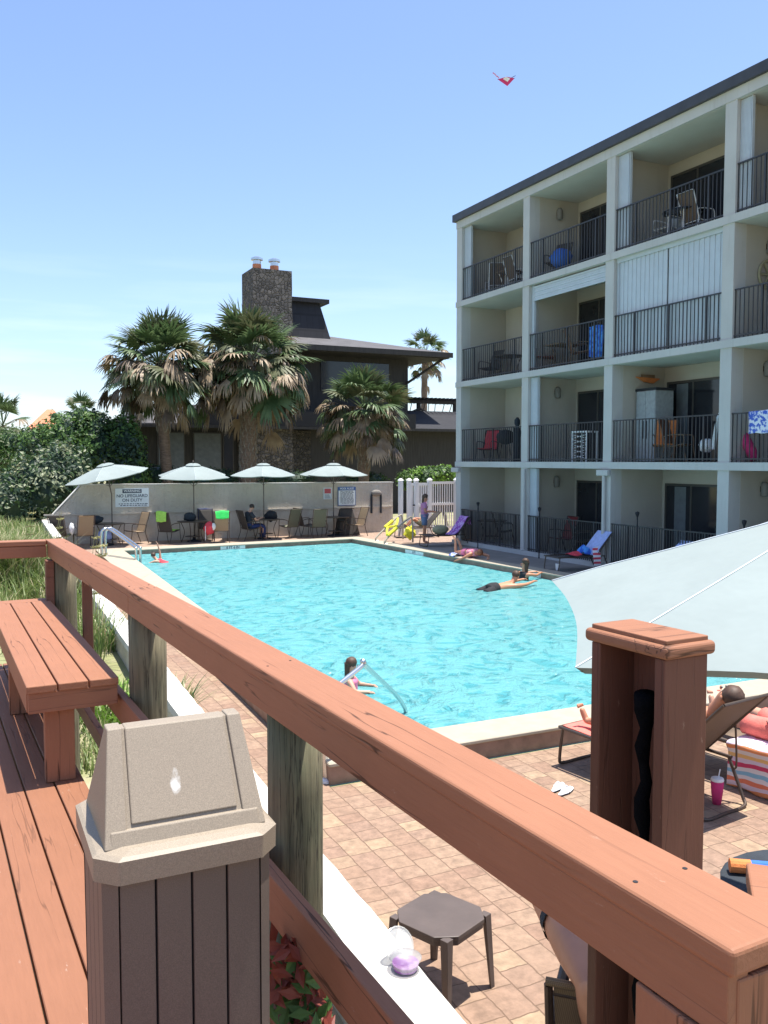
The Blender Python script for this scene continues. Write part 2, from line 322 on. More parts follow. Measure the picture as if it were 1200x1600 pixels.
def flapmat():
    m,n,b,c=canmat('speckled_tan_flap',(.275,.225,.168))
    vm=N(n,'ShaderNodeMapping'); tcn=N(n,'ShaderNodeTexCoord'); n.links.new(tcn.outputs['Object'],vm.inputs[0]); vm.inputs['Location'].default_value=(.2,0,-4.3); vm.inputs['Scale'].default_value=(50,0,22)
    # a dried splash on the flap
    sep=N(n,'ShaderNodeSeparateXYZ'); n.links.new(tcn.outputs['Object'],sep.inputs[0])
    def term(o,c0,s):
        a=N(n,'ShaderNodeMath',operation='SUBTRACT'); n.links.new(sep.outputs[o],a.inputs[0]); a.inputs[1].default_value=c0
        d=N(n,'ShaderNodeMath',operation='MULTIPLY'); n.links.new(a.outputs[0],d.inputs[0]); d.inputs[1].default_value=s
        q=N(n,'ShaderNodeMath',operation='MULTIPLY'); n.links.new(d.outputs[0],q.inputs[0]); n.links.new(d.outputs[0],q.inputs[1]); return q.outputs[0]
    s1=N(n,'ShaderNodeMath',operation='ADD'); n.links.new(term(0,-.015,52),s1.inputs[0]); n.links.new(term(2,.895,24),s1.inputs[1])
    s2=N(n,'ShaderNodeMath',operation='MULTIPLY_ADD'); n.links.new(noisen(n,coords(n),40,4),s2.inputs[0]); s2.inputs[1].default_value=1.2; n.links.new(s1.outputs[0],s2.inputs[2])
    c=mixc(n,ramp(n,s2.outputs[0],[(.7,.7),(1.2,0)]),c,(.8,.79,.76)); n.links.new(c,b.inputs['Base Color']); return m
M['can_flap']=flapmat()
M['can_body']=canmat('speckled_brown_slats',(.128,.10,.084))[0]
M['black']=simple('black_plastic',(.006,.006,.006),.4,.2,9,.5,.01,0,.25)
M['matteblack']=simple('weathered_black_wrap',(.006,.006,.007),.95,.3,12,.6,.01,0,.04)
M['vinyl']=simple('white_vinyl',(.78,.78,.78),.4,.03,3,0)
M['signwhite']=simple('sign_white',(.66,.72,.76),.5,.03,3,0); M['signblue']=simple('sign_blue',(.04,.11,.30),.5,.05,3,0); M['ink']=simple('dark_sign_ink',(.03,.05,.09),.6,.05,3,0); M['signred']=simple('sign_red',(.5,.1,.12),.6,.05,3,0)
M['markwhite']=simple('marker_tile_white',(.78,.76,.72),.4,.05,9,0)
def skinm(name,col):
    m,n,b=nodes(name); c=ramp(n,noisen(n,coords(n),6,4),[(.3,mul(col,.9)),(.7,mul(col,1.08))]); n.links.new(c,b.inputs['Base Color']); b.inputs['Roughness'].default_value=.5
    b.inputs['Subsurface Weight'].default_value=.0; bump(n,noisen(n,coords(n),90,2),.15,.002,b); return m
M['skin']=skinm('light_skin',(.55,.30,.20)); M['skin_tan']=skinm('tanned_skin',(.52,.235,.135))
M['hair']=simple('brown_hair',(.07,.035,.02),.6,.3,30,.3); M['hair_dark']=simple('dark_hair',(.025,.017,.014),.6,.3,30,.3); M['hair_red']=simple('auburn_hair',(.2,.07,.03),.6,.3,30,.3)
def cloth(name,col,rough=.9): return simple(name,col,rough,.14,12,.4,.01)
for k,c in dict(pink=(.65,.18,.3),pinklav=(.45,.2,.34),jeans=(.12,.17,.28),navy=(.02,.035,.12),lime=(.33,.62,.10),green=(.05,.65,.12),red=(.6,.05,.07),white=(.75,.75,.75),blue=(.04,.14,.5),teal=(.12,.33,.31),purple=(.35,.1,.45),lilac=(.38,.45,.72),black=(.02,.02,.025),coral=(.75,.18,.14),orange=(.62,.2,.06),khaki=(.3,.27,.17),yellow=(.75,.68,.05),magenta=(.6,.04,.17),grey=(.33,.35,.36),seat=(.2,.13,.08),brown=(.14,.06,.03),burg=(.2,.03,.03),slate=(.025,.032,.042)).items(): M[k]=cloth(k+'_stuff',c)
def towelmat(name,cols,scale,axis='Z'):
    m,n,b=nodes(name); sp=N(n,'ShaderNodeSeparateXYZ'); n.links.new(coords(n),sp.inputs[0])
    mm=N(n,'ShaderNodeMath',operation='MULTIPLY_ADD'); n.links.new(sp.outputs['XYZ'.index(axis)],mm.inputs[0]); mm.inputs[1].default_value=scale
    nn=N(n,'ShaderNodeMath',operation='MULTIPLY'); n.links.new(noisen(n,coords(n),3,2),nn.inputs[0]); nn.inputs[1].default_value=.25; n.links.new(nn.outputs[0],mm.inputs[2])
    fr=N(n,'ShaderNodeMath',operation='FRACT'); n.links.new(mm.outputs[0],fr.inputs[0])
    r=N(n,'ShaderNodeValToRGB'); r.color_ramp.interpolation='CONSTANT'; e=r.color_ramp.elements
    while len(e)<len(cols): e.new(.5)
    for i,c in enumerate(cols): e[i].position=i/len(cols); e[i].color=(*c,1)
    n.links.new(fr.outputs[0],r.inputs[0]); n.links.new(r.outputs[0],b.inputs['Base Color']); b.inputs['Roughness'].default_value=.95
    bump(n,noisen(n,coords(n),60,3),.4,.008,b); return m
W_=(.75,.72,.74)
M['stripe']=towelmat('striped_towel',[W_,(.8,.3,.12),(.72,.6,.68),(.75,.22,.12),W_,(.25,.5,.68),W_,(.6,.06,.14),(.7,.6,.72),(.78,.5,.2)],2.6)
M['flagtowel']=towelmat('red_white_stripes',[(.6,.06,.09),W_],9)
def blotch(name,a,b_,sc):
    m,n,b=nodes(name); c=ramp(n,noisen(n,coords(n),sc,3),[(.45,a),(.55,b_)]); n.links.new(c,b.inputs['Base Color']); b.inputs['Roughness'].default_value=.95; return m
M['purpletowel']=blotch('purple_patterned_towel',(.33,.08,.42),(.62,.42,.72),11); M['bluewhite']=blotch('blue_white_pattern',(.06,.12,.5),(.7,.72,.8),14); M['pinktop']=blotch('pink_patterned_fabric',(.7,.15,.25),(.8,.4,.45),16); M['bluetowel']=blotch('blue_towel',(.03,.12,.55),(.08,.3,.75),8)
M['cleartub']=simple('frosted_clear_plastic',(.72,.73,.72),.2,.05,9,0)
_n=M['cleartub'].node_tree; _t=N(_n,'ShaderNodeBsdfTransparent'); _x=N(_n,'ShaderNodeMixShader'); _x.inputs[0].default_value=.55; _n.links.new(_n.nodes['Principled BSDF'].outputs[0],_x.inputs[1]); _n.links.new(_t.outputs[0],_x.inputs[2]); _n.links.new(_x.outputs[0],_n.nodes['Material Output'].inputs['Surface'])
def leaf(name,a,b_,tr=.25,sc=3):
    m,n,b=nodes(name); out=n.nodes['Material Output']; c=ramp(n,noisen(n,coords(n),sc,3),[(.35,a),(.65,b_)])
    n.links.new(c,b.inputs['Base Color']); b.inputs['Roughness'].default_value=.5; b.inputs['Specular IOR Level'].default_value=.35
    t=N(n,'ShaderNodeBsdfTranslucent'); n.links.new(c,t.inputs['Color']); x=N(n,'ShaderNodeMixShader'); x.inputs[0].default_value=tr
    n.links.new(b.outputs[0],x.inputs[1]); n.links.new(t.outputs[0],x.inputs[2]); n.links.new(x.outputs[0],out.inputs['Surface']); return m
M['leaf']=leaf('dark_green_leaf',(.03,.07,.022),(.07,.13,.035)); M['leaf2']=leaf('mid_green_leaf',(.06,.13,.03),(.13,.22,.055)); M['leafpale']=leaf('pale_variegated_leaf',(.20,.24,.13),(.38,.40,.26))
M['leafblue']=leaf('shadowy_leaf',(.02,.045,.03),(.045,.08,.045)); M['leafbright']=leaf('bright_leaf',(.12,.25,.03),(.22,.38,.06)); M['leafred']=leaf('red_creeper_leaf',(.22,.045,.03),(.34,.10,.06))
M['frond']=leaf('palm_frond_green',(.06,.105,.04),(.14,.20,.085),.2,1.5); M['frond2']=leaf('palm_frond_olive',(.08,.095,.045),(.15,.155,.08),.2,1.5); M['frondtan']=leaf('palm_frond_dry',(.23,.165,.105),(.42,.32,.21),.15,1.5); M['frondbrown']=leaf('palm_frond_brown',(.09,.065,.045),(.17,.125,.085),.1,1.5)
M['bark']=simple('palm_bark',(.19,.135,.10),.9,.35,6,.8,.03,sc=(1,1,3)); M['boot']=simple('palm_boot',(.24,.22,.18),.9,.3,8,.5,.02); M['stem']=simple('woody_stem',(.12,.09,.06),.9,.2,8)
M['grass']=leaf('dune_grass_blade',(.09,.15,.035),(.20,.25,.075),.3,5); M['grassdry']=leaf('dry_grass_blade',(.42,.36,.20),(.5,.44,.28),.2)
M['oat']=leaf('sea_oat_seed',(.36,.34,.14),(.5,.45,.22),.2)

# ================================================================== SETTING
# pool outline (water edge) and coping
FL=Vector((4.36,27.45)); FR=Vector((12.25,28.1)); NR=Vector((13.25,7.72)); NL=Vector((3.62,7.72))
OFL=Vector((3.62,28.1)); OFR=Vector((12.75,28.75)); ONR=Vector((13.72,7.22)); ONL=Vector((2.92,7.22))
ZC=.2; ZW=.05
def quad(mb,pts,z,mi=0): mb.add([(p[0],p[1],z) for p in pts],[list(range(len(pts)))],mi)
g=MB(); big=[(-1500,-1500),(1500,-1500),(1500,1500),(-1500,1500)]
inn=[ONL,ONR,OFR,OFL]; inn=[(p.x,p.y) for p in inn]
vs=[(x,y,-.012) for x,y in big]+[(x,y,-.012) for x,y in inn]
g.add(vs,[(0,1,5,4),(1,2,6,5),(2,3,7,6),(3,0,4,7)]); struct('ground',g,M['sand'])
# near terrace pavers at z=0 (three pieces around the pool) and raised far terrace
g=MB()
def slab(mb,pts,z0,z1): mb.prism(pts,z0,z1)
slab(g,[(1.5,-2),(14.9,-2),(14.9,7.18),(1.5,7.18)],-.01,0)
slab(g,[(1.5,7.18),(2.92,7.18),(3.58,27.0),(1.5,27.0)],-.01,0)
struct('near_terrace',g,M['paver'])
g=MB(); slab(g,[(1.5,27.0),(3.60,27.0),(3.62,28.1),(12.75,28.75),(12.9,25.6),(20,25.6),(20,30.75),(1.5,30.75)],-.01,.15); struct('far_terrace',g,M['paver_far'])
g=MB(); slab(g,[(13.70,7.22),(14.98,7.22),(14.98,25.6),(12.9,25.6)],-.01,.148); slab(g,[(13.69,2),(14.98,2),(14.98,7.22),(13.70,7.22)],-.012,.146); struct('side_walk',g,M['deck_grey'])
# pool basin
g=MB(); P=[NL,NR,FR,FL]
g.add([(p.x,p.y,-1.3) for p in P],[(0,1,2,3)]); struct('pool_floor',g,M['plaster'])
g=MB()
for i in range(4):
    a,b=P[i],P[(i+1)%4]
    g.add([(a.x,a.y,-1.3),(b.x,b.y,-1.3),(b.x,b.y,.03),(a.x,a.y,.03)],[(0,1,2,3)],0)
    g.add([(a.x,a.y,.03),(b.x,b.y,.03),(b.x,b.y,.16),(a.x,a.y,.16)],[(0,1,2,3)],1)
struct('pool_wall',g,[M['plaster'],M['tile']])
g=MB()   # coping: four mitred stones with a slight overhang
def lerp(a,b,t): return a+(b-a)*t
I=[NL,NR,FR,FL]; O=[ONL,ONR,OFR,OFL]; cx=Vector((8.4,17.5))
I2=[p+(cx-p).normalized()*.035 for p in I]
for i in range(4):
    a,b,c,d=I2[i],I2[(i+1)%4],O[(i+1)%4],O[i]
    g.hull([Vector((p.x,p.y,.162)) for p in (a,b,c,d)],[Vector((p.x,p.y,ZC)) for p in (a,b,c,d)])
struct('pool_coping',g,M['coping'],bevel=.008)
g=MB()
for i in range(4):
    c,d=O[(i+1)%4],O[i]; m=Vector((8.4,17.5)); c2=c+(m-c).normalized()*.03; d2=d+(m-d).normalized()*.03
    g.add([(d2.x,d2.y,-.01),(c2.x,c2.y,-.01),(c2.x,c2.y,.164),(d2.x,d2.y,.164)],[(0,1,2,3)])
struct('pool_kerb',g,M['tile'])
# water with real low ripples
nx,ny=150,300; vs=[];fs=[]
for j in range(ny+1):
    for i in range(nx+1):
        p=lerp(lerp(NL,NR,i/nx),lerp(FL,FR,i/nx),j/ny); q=Vector((p.x*1.1,p.y*1.1,0))
        h=.014*noise.noise(q*1.7)+.010*noise.noise(q*3.9+Vector((5,2,1)))
        vs.append((p.x,p.y,ZW+h))
for j in range(ny):
    for i in range(nx): k=j*(nx+1)+i; fs.append((k,k+1,k+nx+2,k+nx+1))
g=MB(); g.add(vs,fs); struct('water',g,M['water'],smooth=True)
# dune: low terrain left of the wall
def wallR(y): return 1.66+.0285*y
def dune_h(x,y):
    e=max(0,min(1,(wallR(y)-.3-x)/1.5)); b=.30+.012*max(0,min(y,30))
    if y>31: b+=min(.6,(y-31)*.05)
    return b+e*(.10*noise.noise(Vector((x*.6,y*.6,0)))+.25*max(0,min(1,(y-9)/10)))+.03*noise.noise(Vector((x*3,y*3,2)))
vs=[];fs=[];nX,nY=70,110
for j in range(nY+1):
    y=-3+j*(78/nY)
    for i in range(nX+1):
        t=i/nX; xr=wallR(min(y,31))-.12; x=xr-55*t**2.2; vs.append((x,y,dune_h(x,y)))
for j in range(nY):
    for i in range(nX): k=j*(nX+1)+i; fs.append((k,k+nX+1,k+nX+2,k+1))
g=MB(); g.add(vs,fs); struct('dune',g,M['sand'],smooth=True)
g=MB(); slab(g,[(2.4,31.05),(60,31.05),(60,75),(2.4,75)],-.01,.12); struct('garden_bed',g,M['sand'])

# ------------------------------------------------------------------ low white wall beside the boardwalk
t=thing('low_wall',(1.7,3,0),'low white rendered wall running from beside the boardwalk to the back of the pool','wall')
g=MB(); g2=MB(); ys=[-1+i*.16 for i in range(int(31.6/.16)+1)]
A=[];B=[]
for y in ys:
    z=.75+max(0,(y-16))*.016; zz=z+.006*noise.noise(Vector((y*3,0,0)))
    A.append([Vector((wallR(y)-.235,y,-.1)),Vector((wallR(y)-.02,y,-.1)),Vector((wallR(y)-.02,y,zz-.06)),Vector((wallR(y)-.235,y,zz-.06))])
    jl=.014*noise.noise(Vector((y*7,1,0)))+.010*noise.noise(Vector((y*19,8,0))); 
    B.append([Vector((wallR(y)-.26,y,zz-.06)),Vector((wallR(y)+jl,y,zz-.055)),Vector((wallR(y)+jl-.014,y,zz-.01)),Vector((wallR(y)-.03,y,zz)),Vector((wallR(y)-.25,y,zz))])
for Lp,mbx in ((A,g),(B,g2)):
    n_=len(Lp[0]); vv=[v for l in Lp for v in l]; ff=[]
    for i in range(len(Lp)-1):
        for k in range(n_): ff.append((i*n_+k,i*n_+(k+1)%n_,(i+1)*n_+(k+1)%n_,(i+1)*n_+k))
    ff+=[list(range(n_)),[(len(Lp)-1)*n_+k for k in range(n_)][::-1]]
    mbx.add(vv,ff)
g.build('wall_body',M['stucco'],t); g2.build('wall_cap',M['white_wall'],t)
# ------------------------------------------------------------------ back wall
BY=30.7
t=thing('back_wall',(9,BY,.15),'long beige stucco wall behind the parasols, its left end sloping down','wall')
g=MB(); prof=[(2.3,0),(15.15,0),(15.15,2.06),(3.55,2.1),(2.55,1.02),(2.3,.98)]
g.hull([Vector((x,BY,z)) for x,z in prof],[Vector((x,BY+.25,z)) for x,z in prof]); g.build('wall_body',M['stucco'],t)
g=MB(); cp=[(3.55,2.1),(15.15,2.06)]
for (x0,z0),(x1,z1) in ((( 3.53,2.1),(15.17,2.06)),((2.53,1.02),(3.53,2.1))):
    g.hull([Vector((x0,BY-.02,z0+.003)),Vector((x1,BY-.02,z1+.003)),Vector((x1,BY+.27,z1+.003)),Vector((x0,BY+.27,z0+.003))],
           [Vector((x0,BY-.02,z0+.045)),Vector((x1,BY-.02,z1+.045)),Vector((x1,BY+.27,z1+.045)),Vector((x0,BY+.27,z0+.045))])
g.build('wall_cap',M['white_wall'],t)
g=MB().box((2.35,BY-.05,1.12),(15.1,BY-.0,1.17)); g.build('ledge',M['stucco'],t)
# signs
def face(x,y,z): return Matrix.Translation((x,y,z))@Matrix.Rotation(R(90),4,'X')
sp=atY(206.5,778,BY-.03)
t=thing('warning_sign',(sp.x,BY-.03,sp.z),'white warning sign about the missing lifeguard, on the left part of the beige wall','sign',group=None)
MB().box((sp.x-.56,BY-.035,sp.z-.31),(sp.x+.56,BY-.012,sp.z+.33)).build('panel',M['signwhite'],t)
MB().box((sp.x-.32,BY-.040,sp.z+.17),(sp.x+.32,BY-.0352,sp.z+.30)).build('header',M['ink'],t)
textobj('lettering','WARNING',t,face(sp.x,BY-.0415,sp.z+.235),.115,M['signwhite'])
textobj('lettering','NO LIFEGUARD',t,face(sp.x,BY-.037,sp.z+.07),.148,M['ink'],.003)
textobj('lettering','ON DUTY',t,face(sp.x,BY-.037,sp.z-.08),.148,M['ink'],.003)
g=MB(); random.seed(3)
for r_,zz in enumerate((-.20,-.255)):
    x=-.45+.05*r_
    while x<.42: wv=random.uniform(.03,.10); g.box((sp.x+x,BY-.0385,sp.z+zz-.012),(sp.x+x+wv,BY-.0352,sp.z+zz+.014)); x+=wv+.03
g.build('small_print',M['ink'],t)
sp=atY(542,775.5,BY-.03); w2,h2=.37,.355
t=thing('rules_sign',(sp.x,BY-.03,sp.z),'pool rules board with a blue header and rows of small print, on the beige wall','sign')
MB().box((sp.x-w2,BY-.035,sp.z-h2),(sp.x+w2,BY-.012,sp.z+h2)).build('frame',M['signblue'],t)
MB().box((sp.x-w2+.025,BY-.038,sp.z-h2+.025),(sp.x+w2-.025,BY-.0352,sp.z+h2-.13)).build('panel',M['signwhite'],t)
textobj('lettering','POOL RULES',t,face(sp.x,BY-.038,sp.z+h2-.065),.10,M['signwhite'])
g=MB()
for r_ in range(11):
    x=-.27 if r_!=10 else -.2
    z=sp.z+.19-r_*.045
    while x<.24: wv=random.uniform(.04,.13); g.box((sp.x+x,BY-.0405,z-.009),(sp.x+min(x+wv,.28),BY-.0382,z+.009)); x+=wv+.025
g.build('small_print',M['ink'],t)
sp=atY(512,771,BY-.03)
t=thing('small_sign',(sp.x,BY-.03,sp.z),'small white notice with a red panel, just left of the pool rules board','sign')
MB().box((sp.x-.17,BY-.03,sp.z-.22),(sp.x+.17,BY-.012,sp.z+.22)).build('panel',M['signwhite'],t)
MB().box((sp.x-.13,BY-.034,sp.z+.0),(sp.x+.13,BY-.0302,sp.z+.18)).build('red_field',M['signred'],t)
g=MB()
for k in range(4): g.box((sp.x-.12,BY-.033,sp.z-.18+k*.04),(sp.x+.12-.02*k,BY-.0302,sp.z-.165+k*.04))
g.build('small_print',M['ink'],t)
# arched recess on the wall and the covered bin before it
c=atY(587,800,BY); 
t=thing('arched_niche',(c.x,BY,1.1),'dark arched frame with a rounded grey top fixed to the beige wall near the gate','wall fitting')
g=MB(); pts=[Vector((c.x-.2,BY-.05,.9)),Vector((c.x-.2,BY-.05,1.55))]+[Vector((c.x-.2*math.cos(a*math.pi/8),BY-.05,1.55+.2*math.sin(a*math.pi/8))) for a in range(1,8)]+[Vector((c.x+.2,BY-.05,1.55)),Vector((c.x+.2,BY-.05,.9))]
g.tube(pts,.045,6); g.build('arch',M['slate'],t); MB().ell((c.x,BY-.06,1.68),(.22,.10,.13)).build('hood',M['deck_grey'],t,smooth=True)
c=atz(589,845,.15)
t=thing('folded_cover',(c.x,c.y+.6,.15),'dark tapering mesh cover standing in front of the arched niche','cover')
g=MB(); b=Vector((c.x,30.1,.15)); g.hull([b+Vector(v) for v in ((-.42,-.3,0),(.45,-.3,0),(.45,.25,0),(-.42,.25,0))],[b+Vector(v) for v in ((-.25,-.1,.98),(.22,-.1,.98),(.22,.12,.98),(-.25,.12,.98))]); g.build('cover_body',M['sling_dark'],t,bevel=.04,seg=2)
MB().tube([b+Vector((-.28,-.1,1.0)),b+Vector((.27,-.1,1.0))],.02,6).build('top_bar',M['bronze'],t)

# ------------------------------------------------------------------ white vinyl fence with gate
FY=28.9
t=thing('vinyl_fence',(15.6,FY,.15),'white vinyl picket fence section joining the condominium corner','fence')
xs=[atY(p,800,FY).x for p in (626,650,671,709)]
def fpost(x,par): 
    g=MB().box((x-.07,FY-.07,.15),(x+.07,FY+.07,2.2)).hull([Vector((x-.09,FY-.09,2.2)),Vector((x+.09,FY-.09,2.2)),Vector((x+.09,FY+.09,2.2)),Vector((x-.09,FY+.09,2.2))],[Vector((x-.03,FY-.03,2.28)),Vector((x+.03,FY-.03,2.28)),Vector((x+.03,FY+.03,2.28)),Vector((x-.03,FY+.03,2.28))])
    g.build('post',M['vinyl'],par)
fpost(xs[2],t); fpost(xs[3]+.1,t); fpost(xs[3]+3,t)
for z in (.35,1.25,2.05): MB().box((xs[2]+.07,FY-.03,z),(xs[3]+3,FY+.03,z+.09)).build('rail',M['vinyl'],t)
g=MB(); x=xs[2]+.14
while x<xs[3]+2.9: g.box((x,FY-.012,.25),(x+.035,FY+.012,2.1)); x+=.1
g.build('pickets',M['vinyl'],t)
t=thing('gate',(14.9,FY,.15),'white vinyl gate with close pickets and a dark latch beside the beige wall','gate')
fpost(xs[0],t); fpost(xs[1],t); fpost(xs[0]+.35,t)
for z in (.35,1.2,2.0): MB().box((xs[0]+.42,FY-.03,z),(xs[2]-.08,FY+.03,z+.1)).build('rail',M['vinyl'],t)
g=MB(); x=xs[0]+.45
while x<xs[2]-.12: g.box((x,FY-.012,.25),(x+.06,FY+.012,2.04)); x+=.095
g.build('pickets',M['vinyl'],t); MB().box((xs[1]-.15,FY-.06,1.25),(xs[1]+.03,FY-.03,1.3)).build('latch',M['black'],t)

# ================================================================== CONDOMINIUM
FX=15.0; BX=16.75
parts=[25.43,21.6,17.9,14.05,10.2,6.4]
slabz=[2.73,5.38,8.03]; TOP=10.6
cb=thing('condominium',(FX+1,16,.15),'four storey cream condominium with open balconies and a dark roof edge','building')
for y in parts: MB().box((FX,y-.16,.15),(BX,y+.16,TOP)).build('party_wall',M['facade'],cb)
# inner faces of the bays (proud 4 mm of the party walls, behind the front edge)
zs=[(.25,2.73),(2.9,5.38),(5.55,8.03),(8.2,TOP)]
g=MB(); gb=MB(); gc=MB(); gf=MB()
for i in range(5):
    y1=parts[i]-.16; y0=parts[i+1]+.16
    for z0,z1 in zs:
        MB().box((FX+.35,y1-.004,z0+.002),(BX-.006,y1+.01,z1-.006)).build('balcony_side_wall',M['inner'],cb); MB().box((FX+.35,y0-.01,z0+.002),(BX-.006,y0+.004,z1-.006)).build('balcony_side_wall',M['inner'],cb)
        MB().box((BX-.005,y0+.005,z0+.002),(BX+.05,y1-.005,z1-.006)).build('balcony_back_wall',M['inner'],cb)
        MB().box((FX+.06,y0+.005,z1-.005),(BX-.01,y1-.005,z1+.01)).build('balcony_ceiling',M['ceil'],cb)
g=MB()
for z in slabz:
    for i in range(5): g.box((FX-.03,parts[i+1]+.16,z),(BX,parts[i]-.16,z+.17))
    g.box((FX-.035,parts[-1]-.165,z-.002),(FX+.0,parts[0]+.165,z+.172))
g.build('floor_slab',M['facade'],cb)
g=MB()
for i in range(5): g.box((FX,parts[i+1]+.16,.15),(BX,parts[i]-.16,.25))
g.box((FX-.12,parts[-1]-.2,.14),(FX-.003,parts[0]+.2,.27)); g.build('patio_kerb',M['facade'],cb)
g=MB().box((FX-.02,parts[-1]-.17,TOP),(FX+.2,parts[0]+.17,TOP+.24)); g.build('roof_beam',M['facade'],cb)
g=MB().box((FX-.12,parts[-1]-.25,TOP+.24),(FX+10,parts[0]+.27,TOP+.47)); g.build('roof',M['fascia'],cb)
g=MB().box((BX+.06,parts[-1]-.16,.15),(FX+9.8,parts[0]+.16,TOP+.238)); g.build('building_core',M['facade'],cb)
for i in range(5):
    y1=parts[i]-.16; y0=parts[i+1]+.16
    for lv,(z0,z1) in enumerate(zs):
        # railing
        g=MB(); xr=FX+.06 if lv else FX+.05; tp=z0+1.07; pitch=.115 if lv else .085
        g.box((xr-.02,y0,tp-.03),(xr+.02,y1,tp)); g.box((xr-.015,y0,z0+.06),(xr+.015,y1,z0+.09))
        n_=int((y1-y0)/pitch)
        for k in range(n_+1):
            y=y0+.02+k*(y1-y0-.04)/n_; r_=.02 if k%10==4 else .0085
            g.box((xr-r_,y-r_,z0),(xr+r_,y+r_,tp-.028))
        g.build('balcony_railing',M['rail_metal'],cb)
        # sliding door near the north corner of each bay
        dy1=y1-(.12 if i else 1.35); dy0=dy1-1.85; dt=z0+2.03
        d=MB(); x=BX-.03
        for a,b_ in (((x,dy0,z0+.01),(x+.024,dy0+.06,dt)),((x,dy1-.06,z0+.01),(x+.024,dy1,dt)),((x,dy0,dt),(x+.024,dy1,dt+.06)),((x-.004,(dy0+dy1)/2-.03,z0+.01),(x+.02,(dy0+dy1)/2+.03,dt))): d.box(a,b_)
        do=d.build('balcony_door',M['door_frame'],cb)
        MB().box((x+.006,dy0+.06,z0+.02),(x+.02,(dy0+dy1)/2-.03,dt)).build('glass',M['glass'],do)
        MB().box((x+.006,(dy0+dy1)/2+.03,z0+.02),(x+.02,dy1-.06,dt)).build('glass',M['glass'],do)
        if (i,lv) in ((2,1),(2,0)): MB().box((x+.003,dy1-.75,z0+.03),(x+.005,dy1-.35,dt-.02)).build('curtain',M['curtain'],do)
def shutterstack(i,lv,wd):
    y1=parts[i]-.16; z0,z1=zs[lv]; g=MB(); n_=int(wd/.035)
    for k in range(n_): g.box((FX+.10,y1-.004-(k+1)*.035,z0+.01),(FX+.10+(.05 if k%2 else .035),y1-.004-k*.035-.006,z1-.02))
    g.box((FX+.085,y1-.01-wd-.02,z0+.01),(FX+.16,y1-.01-wd+.0,z1-.02)); g.build('shutter_stack',M['shutter'],cb)
for a in ((0,3,.4),(2,3,.42),(3,3,.30),(1,2,.12),(1,1,.35),(1,0,.35),(2,2,.05)): shutterstack(*a)
# closed storm shutter, third bay, third level: ribbed panels
y1=parts[2]-.17; y0=parts[3]+.17
for a,b_ in ((y0+.01,(y0+y1)/2-.02),((y0+y1)/2+.02,y1-.07)):
    g=MB(); n_=22
    for k in range(n_):
        ya=a+(b_-a)*k/n_; yb=a+(b_-a)*(k+1)/n_; dx=.012 if k%2 else 0
        g.box((FX+.12+dx,ya,5.57),(FX+.15+dx,yb-.002,7.99))
    g.build('storm_shutter',M['shutter'],cb)
MB().box((FX+.08,y0,7.93),(FX+.115,y1,8.025)).build('shutter_track',M['shutter'],cb)
# half rolled shutter, second bay, third level
y1=parts[1]-.17; y0=parts[2]+.17
g=MB()
for k in range(7): g.box((FX+.09+.008*(k%2),y0+.01,7.99-.06*(k+1)),(FX+.12+.008*(k%2),y1-.05,7.99-.06*k-.004))
g.build('rolled_shutter',M['shutter'],cb)
# column pipes
for y in (parts[1]-.1,parts[2]+.02): MB().tube([(FX-.075,y,.3),(FX-.075,y,2.68)],.045,8).build('drain_pipe',M['facade'],cb)
for y in (parts[0]+.05,parts[2]+.05): MB().box((FX-.13,y-.22,2.55),(FX-.036,y+.22,2.70)).build('floodlight',M['facade'],cb,bevel=.01)
for i,lv in ((1,3),(1,1),(1,0),(3,3),(3,2),(3,1),(3,0)):
    y1=parts[i]-.165; z=zs[lv][1]-.42; x=16.0
    o=MB().lathe([(.05,-.17),(.085,-.15),(.085,.10),(.05,.16)],10,(x,y1-.09,z)).build('wall_lamp',M['deck_grey'],cb,smooth=True)
    MB().box((x-.05,y1-.03,z-.06),(x+.05,y1,z+.06)).build('bracket',M['bronze'],o)

# ================================================================== HOUSE BEHIND THE PALMS
HY=42.0
hb=thing('beach_house',(15,HY+4,.15),'dark timber house with grey shingle roofs and a tall stone chimney behind the palms','house')
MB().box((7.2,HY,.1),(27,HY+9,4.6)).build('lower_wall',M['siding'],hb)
# stone facing under the chimney
MB().box((12.2,HY-.12,.1),(16.0,HY,4.45)).build('stone_facing',M['stone_dark'],hb)
# lower roof
g=MB()
def roofslab(mb,poly,th=.12,mi=0):
    A=[Vector(p) for p in poly]; mb.hull([p-Vector((0,0,th)) for p in A],A,mi)
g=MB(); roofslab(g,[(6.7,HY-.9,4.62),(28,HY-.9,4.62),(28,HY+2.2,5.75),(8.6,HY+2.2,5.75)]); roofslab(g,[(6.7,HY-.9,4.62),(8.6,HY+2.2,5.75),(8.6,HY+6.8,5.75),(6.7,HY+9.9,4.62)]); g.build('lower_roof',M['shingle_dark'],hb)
g=MB(); roofslab(g,[(6.78,HY-.86,4.67),(9.2,HY-.86,4.67),(9.2,HY+1.9,5.69),(8.5,HY+1.9,5.69)],.02); g.build('sunlit_roof_patch',M['shingle'],hb)  # paler shingles over the dark slope, sunlight put into the colour
MB().box((9.3,HY-.97,4.63),(21.6,HY-.3,5.36)).build('roof_fascia',M['shingle_dark'],hb)
MB().box((6.7,HY-.98,4.48),(28,HY-.9,4.62)).build('gutter',M['siding'],hb)
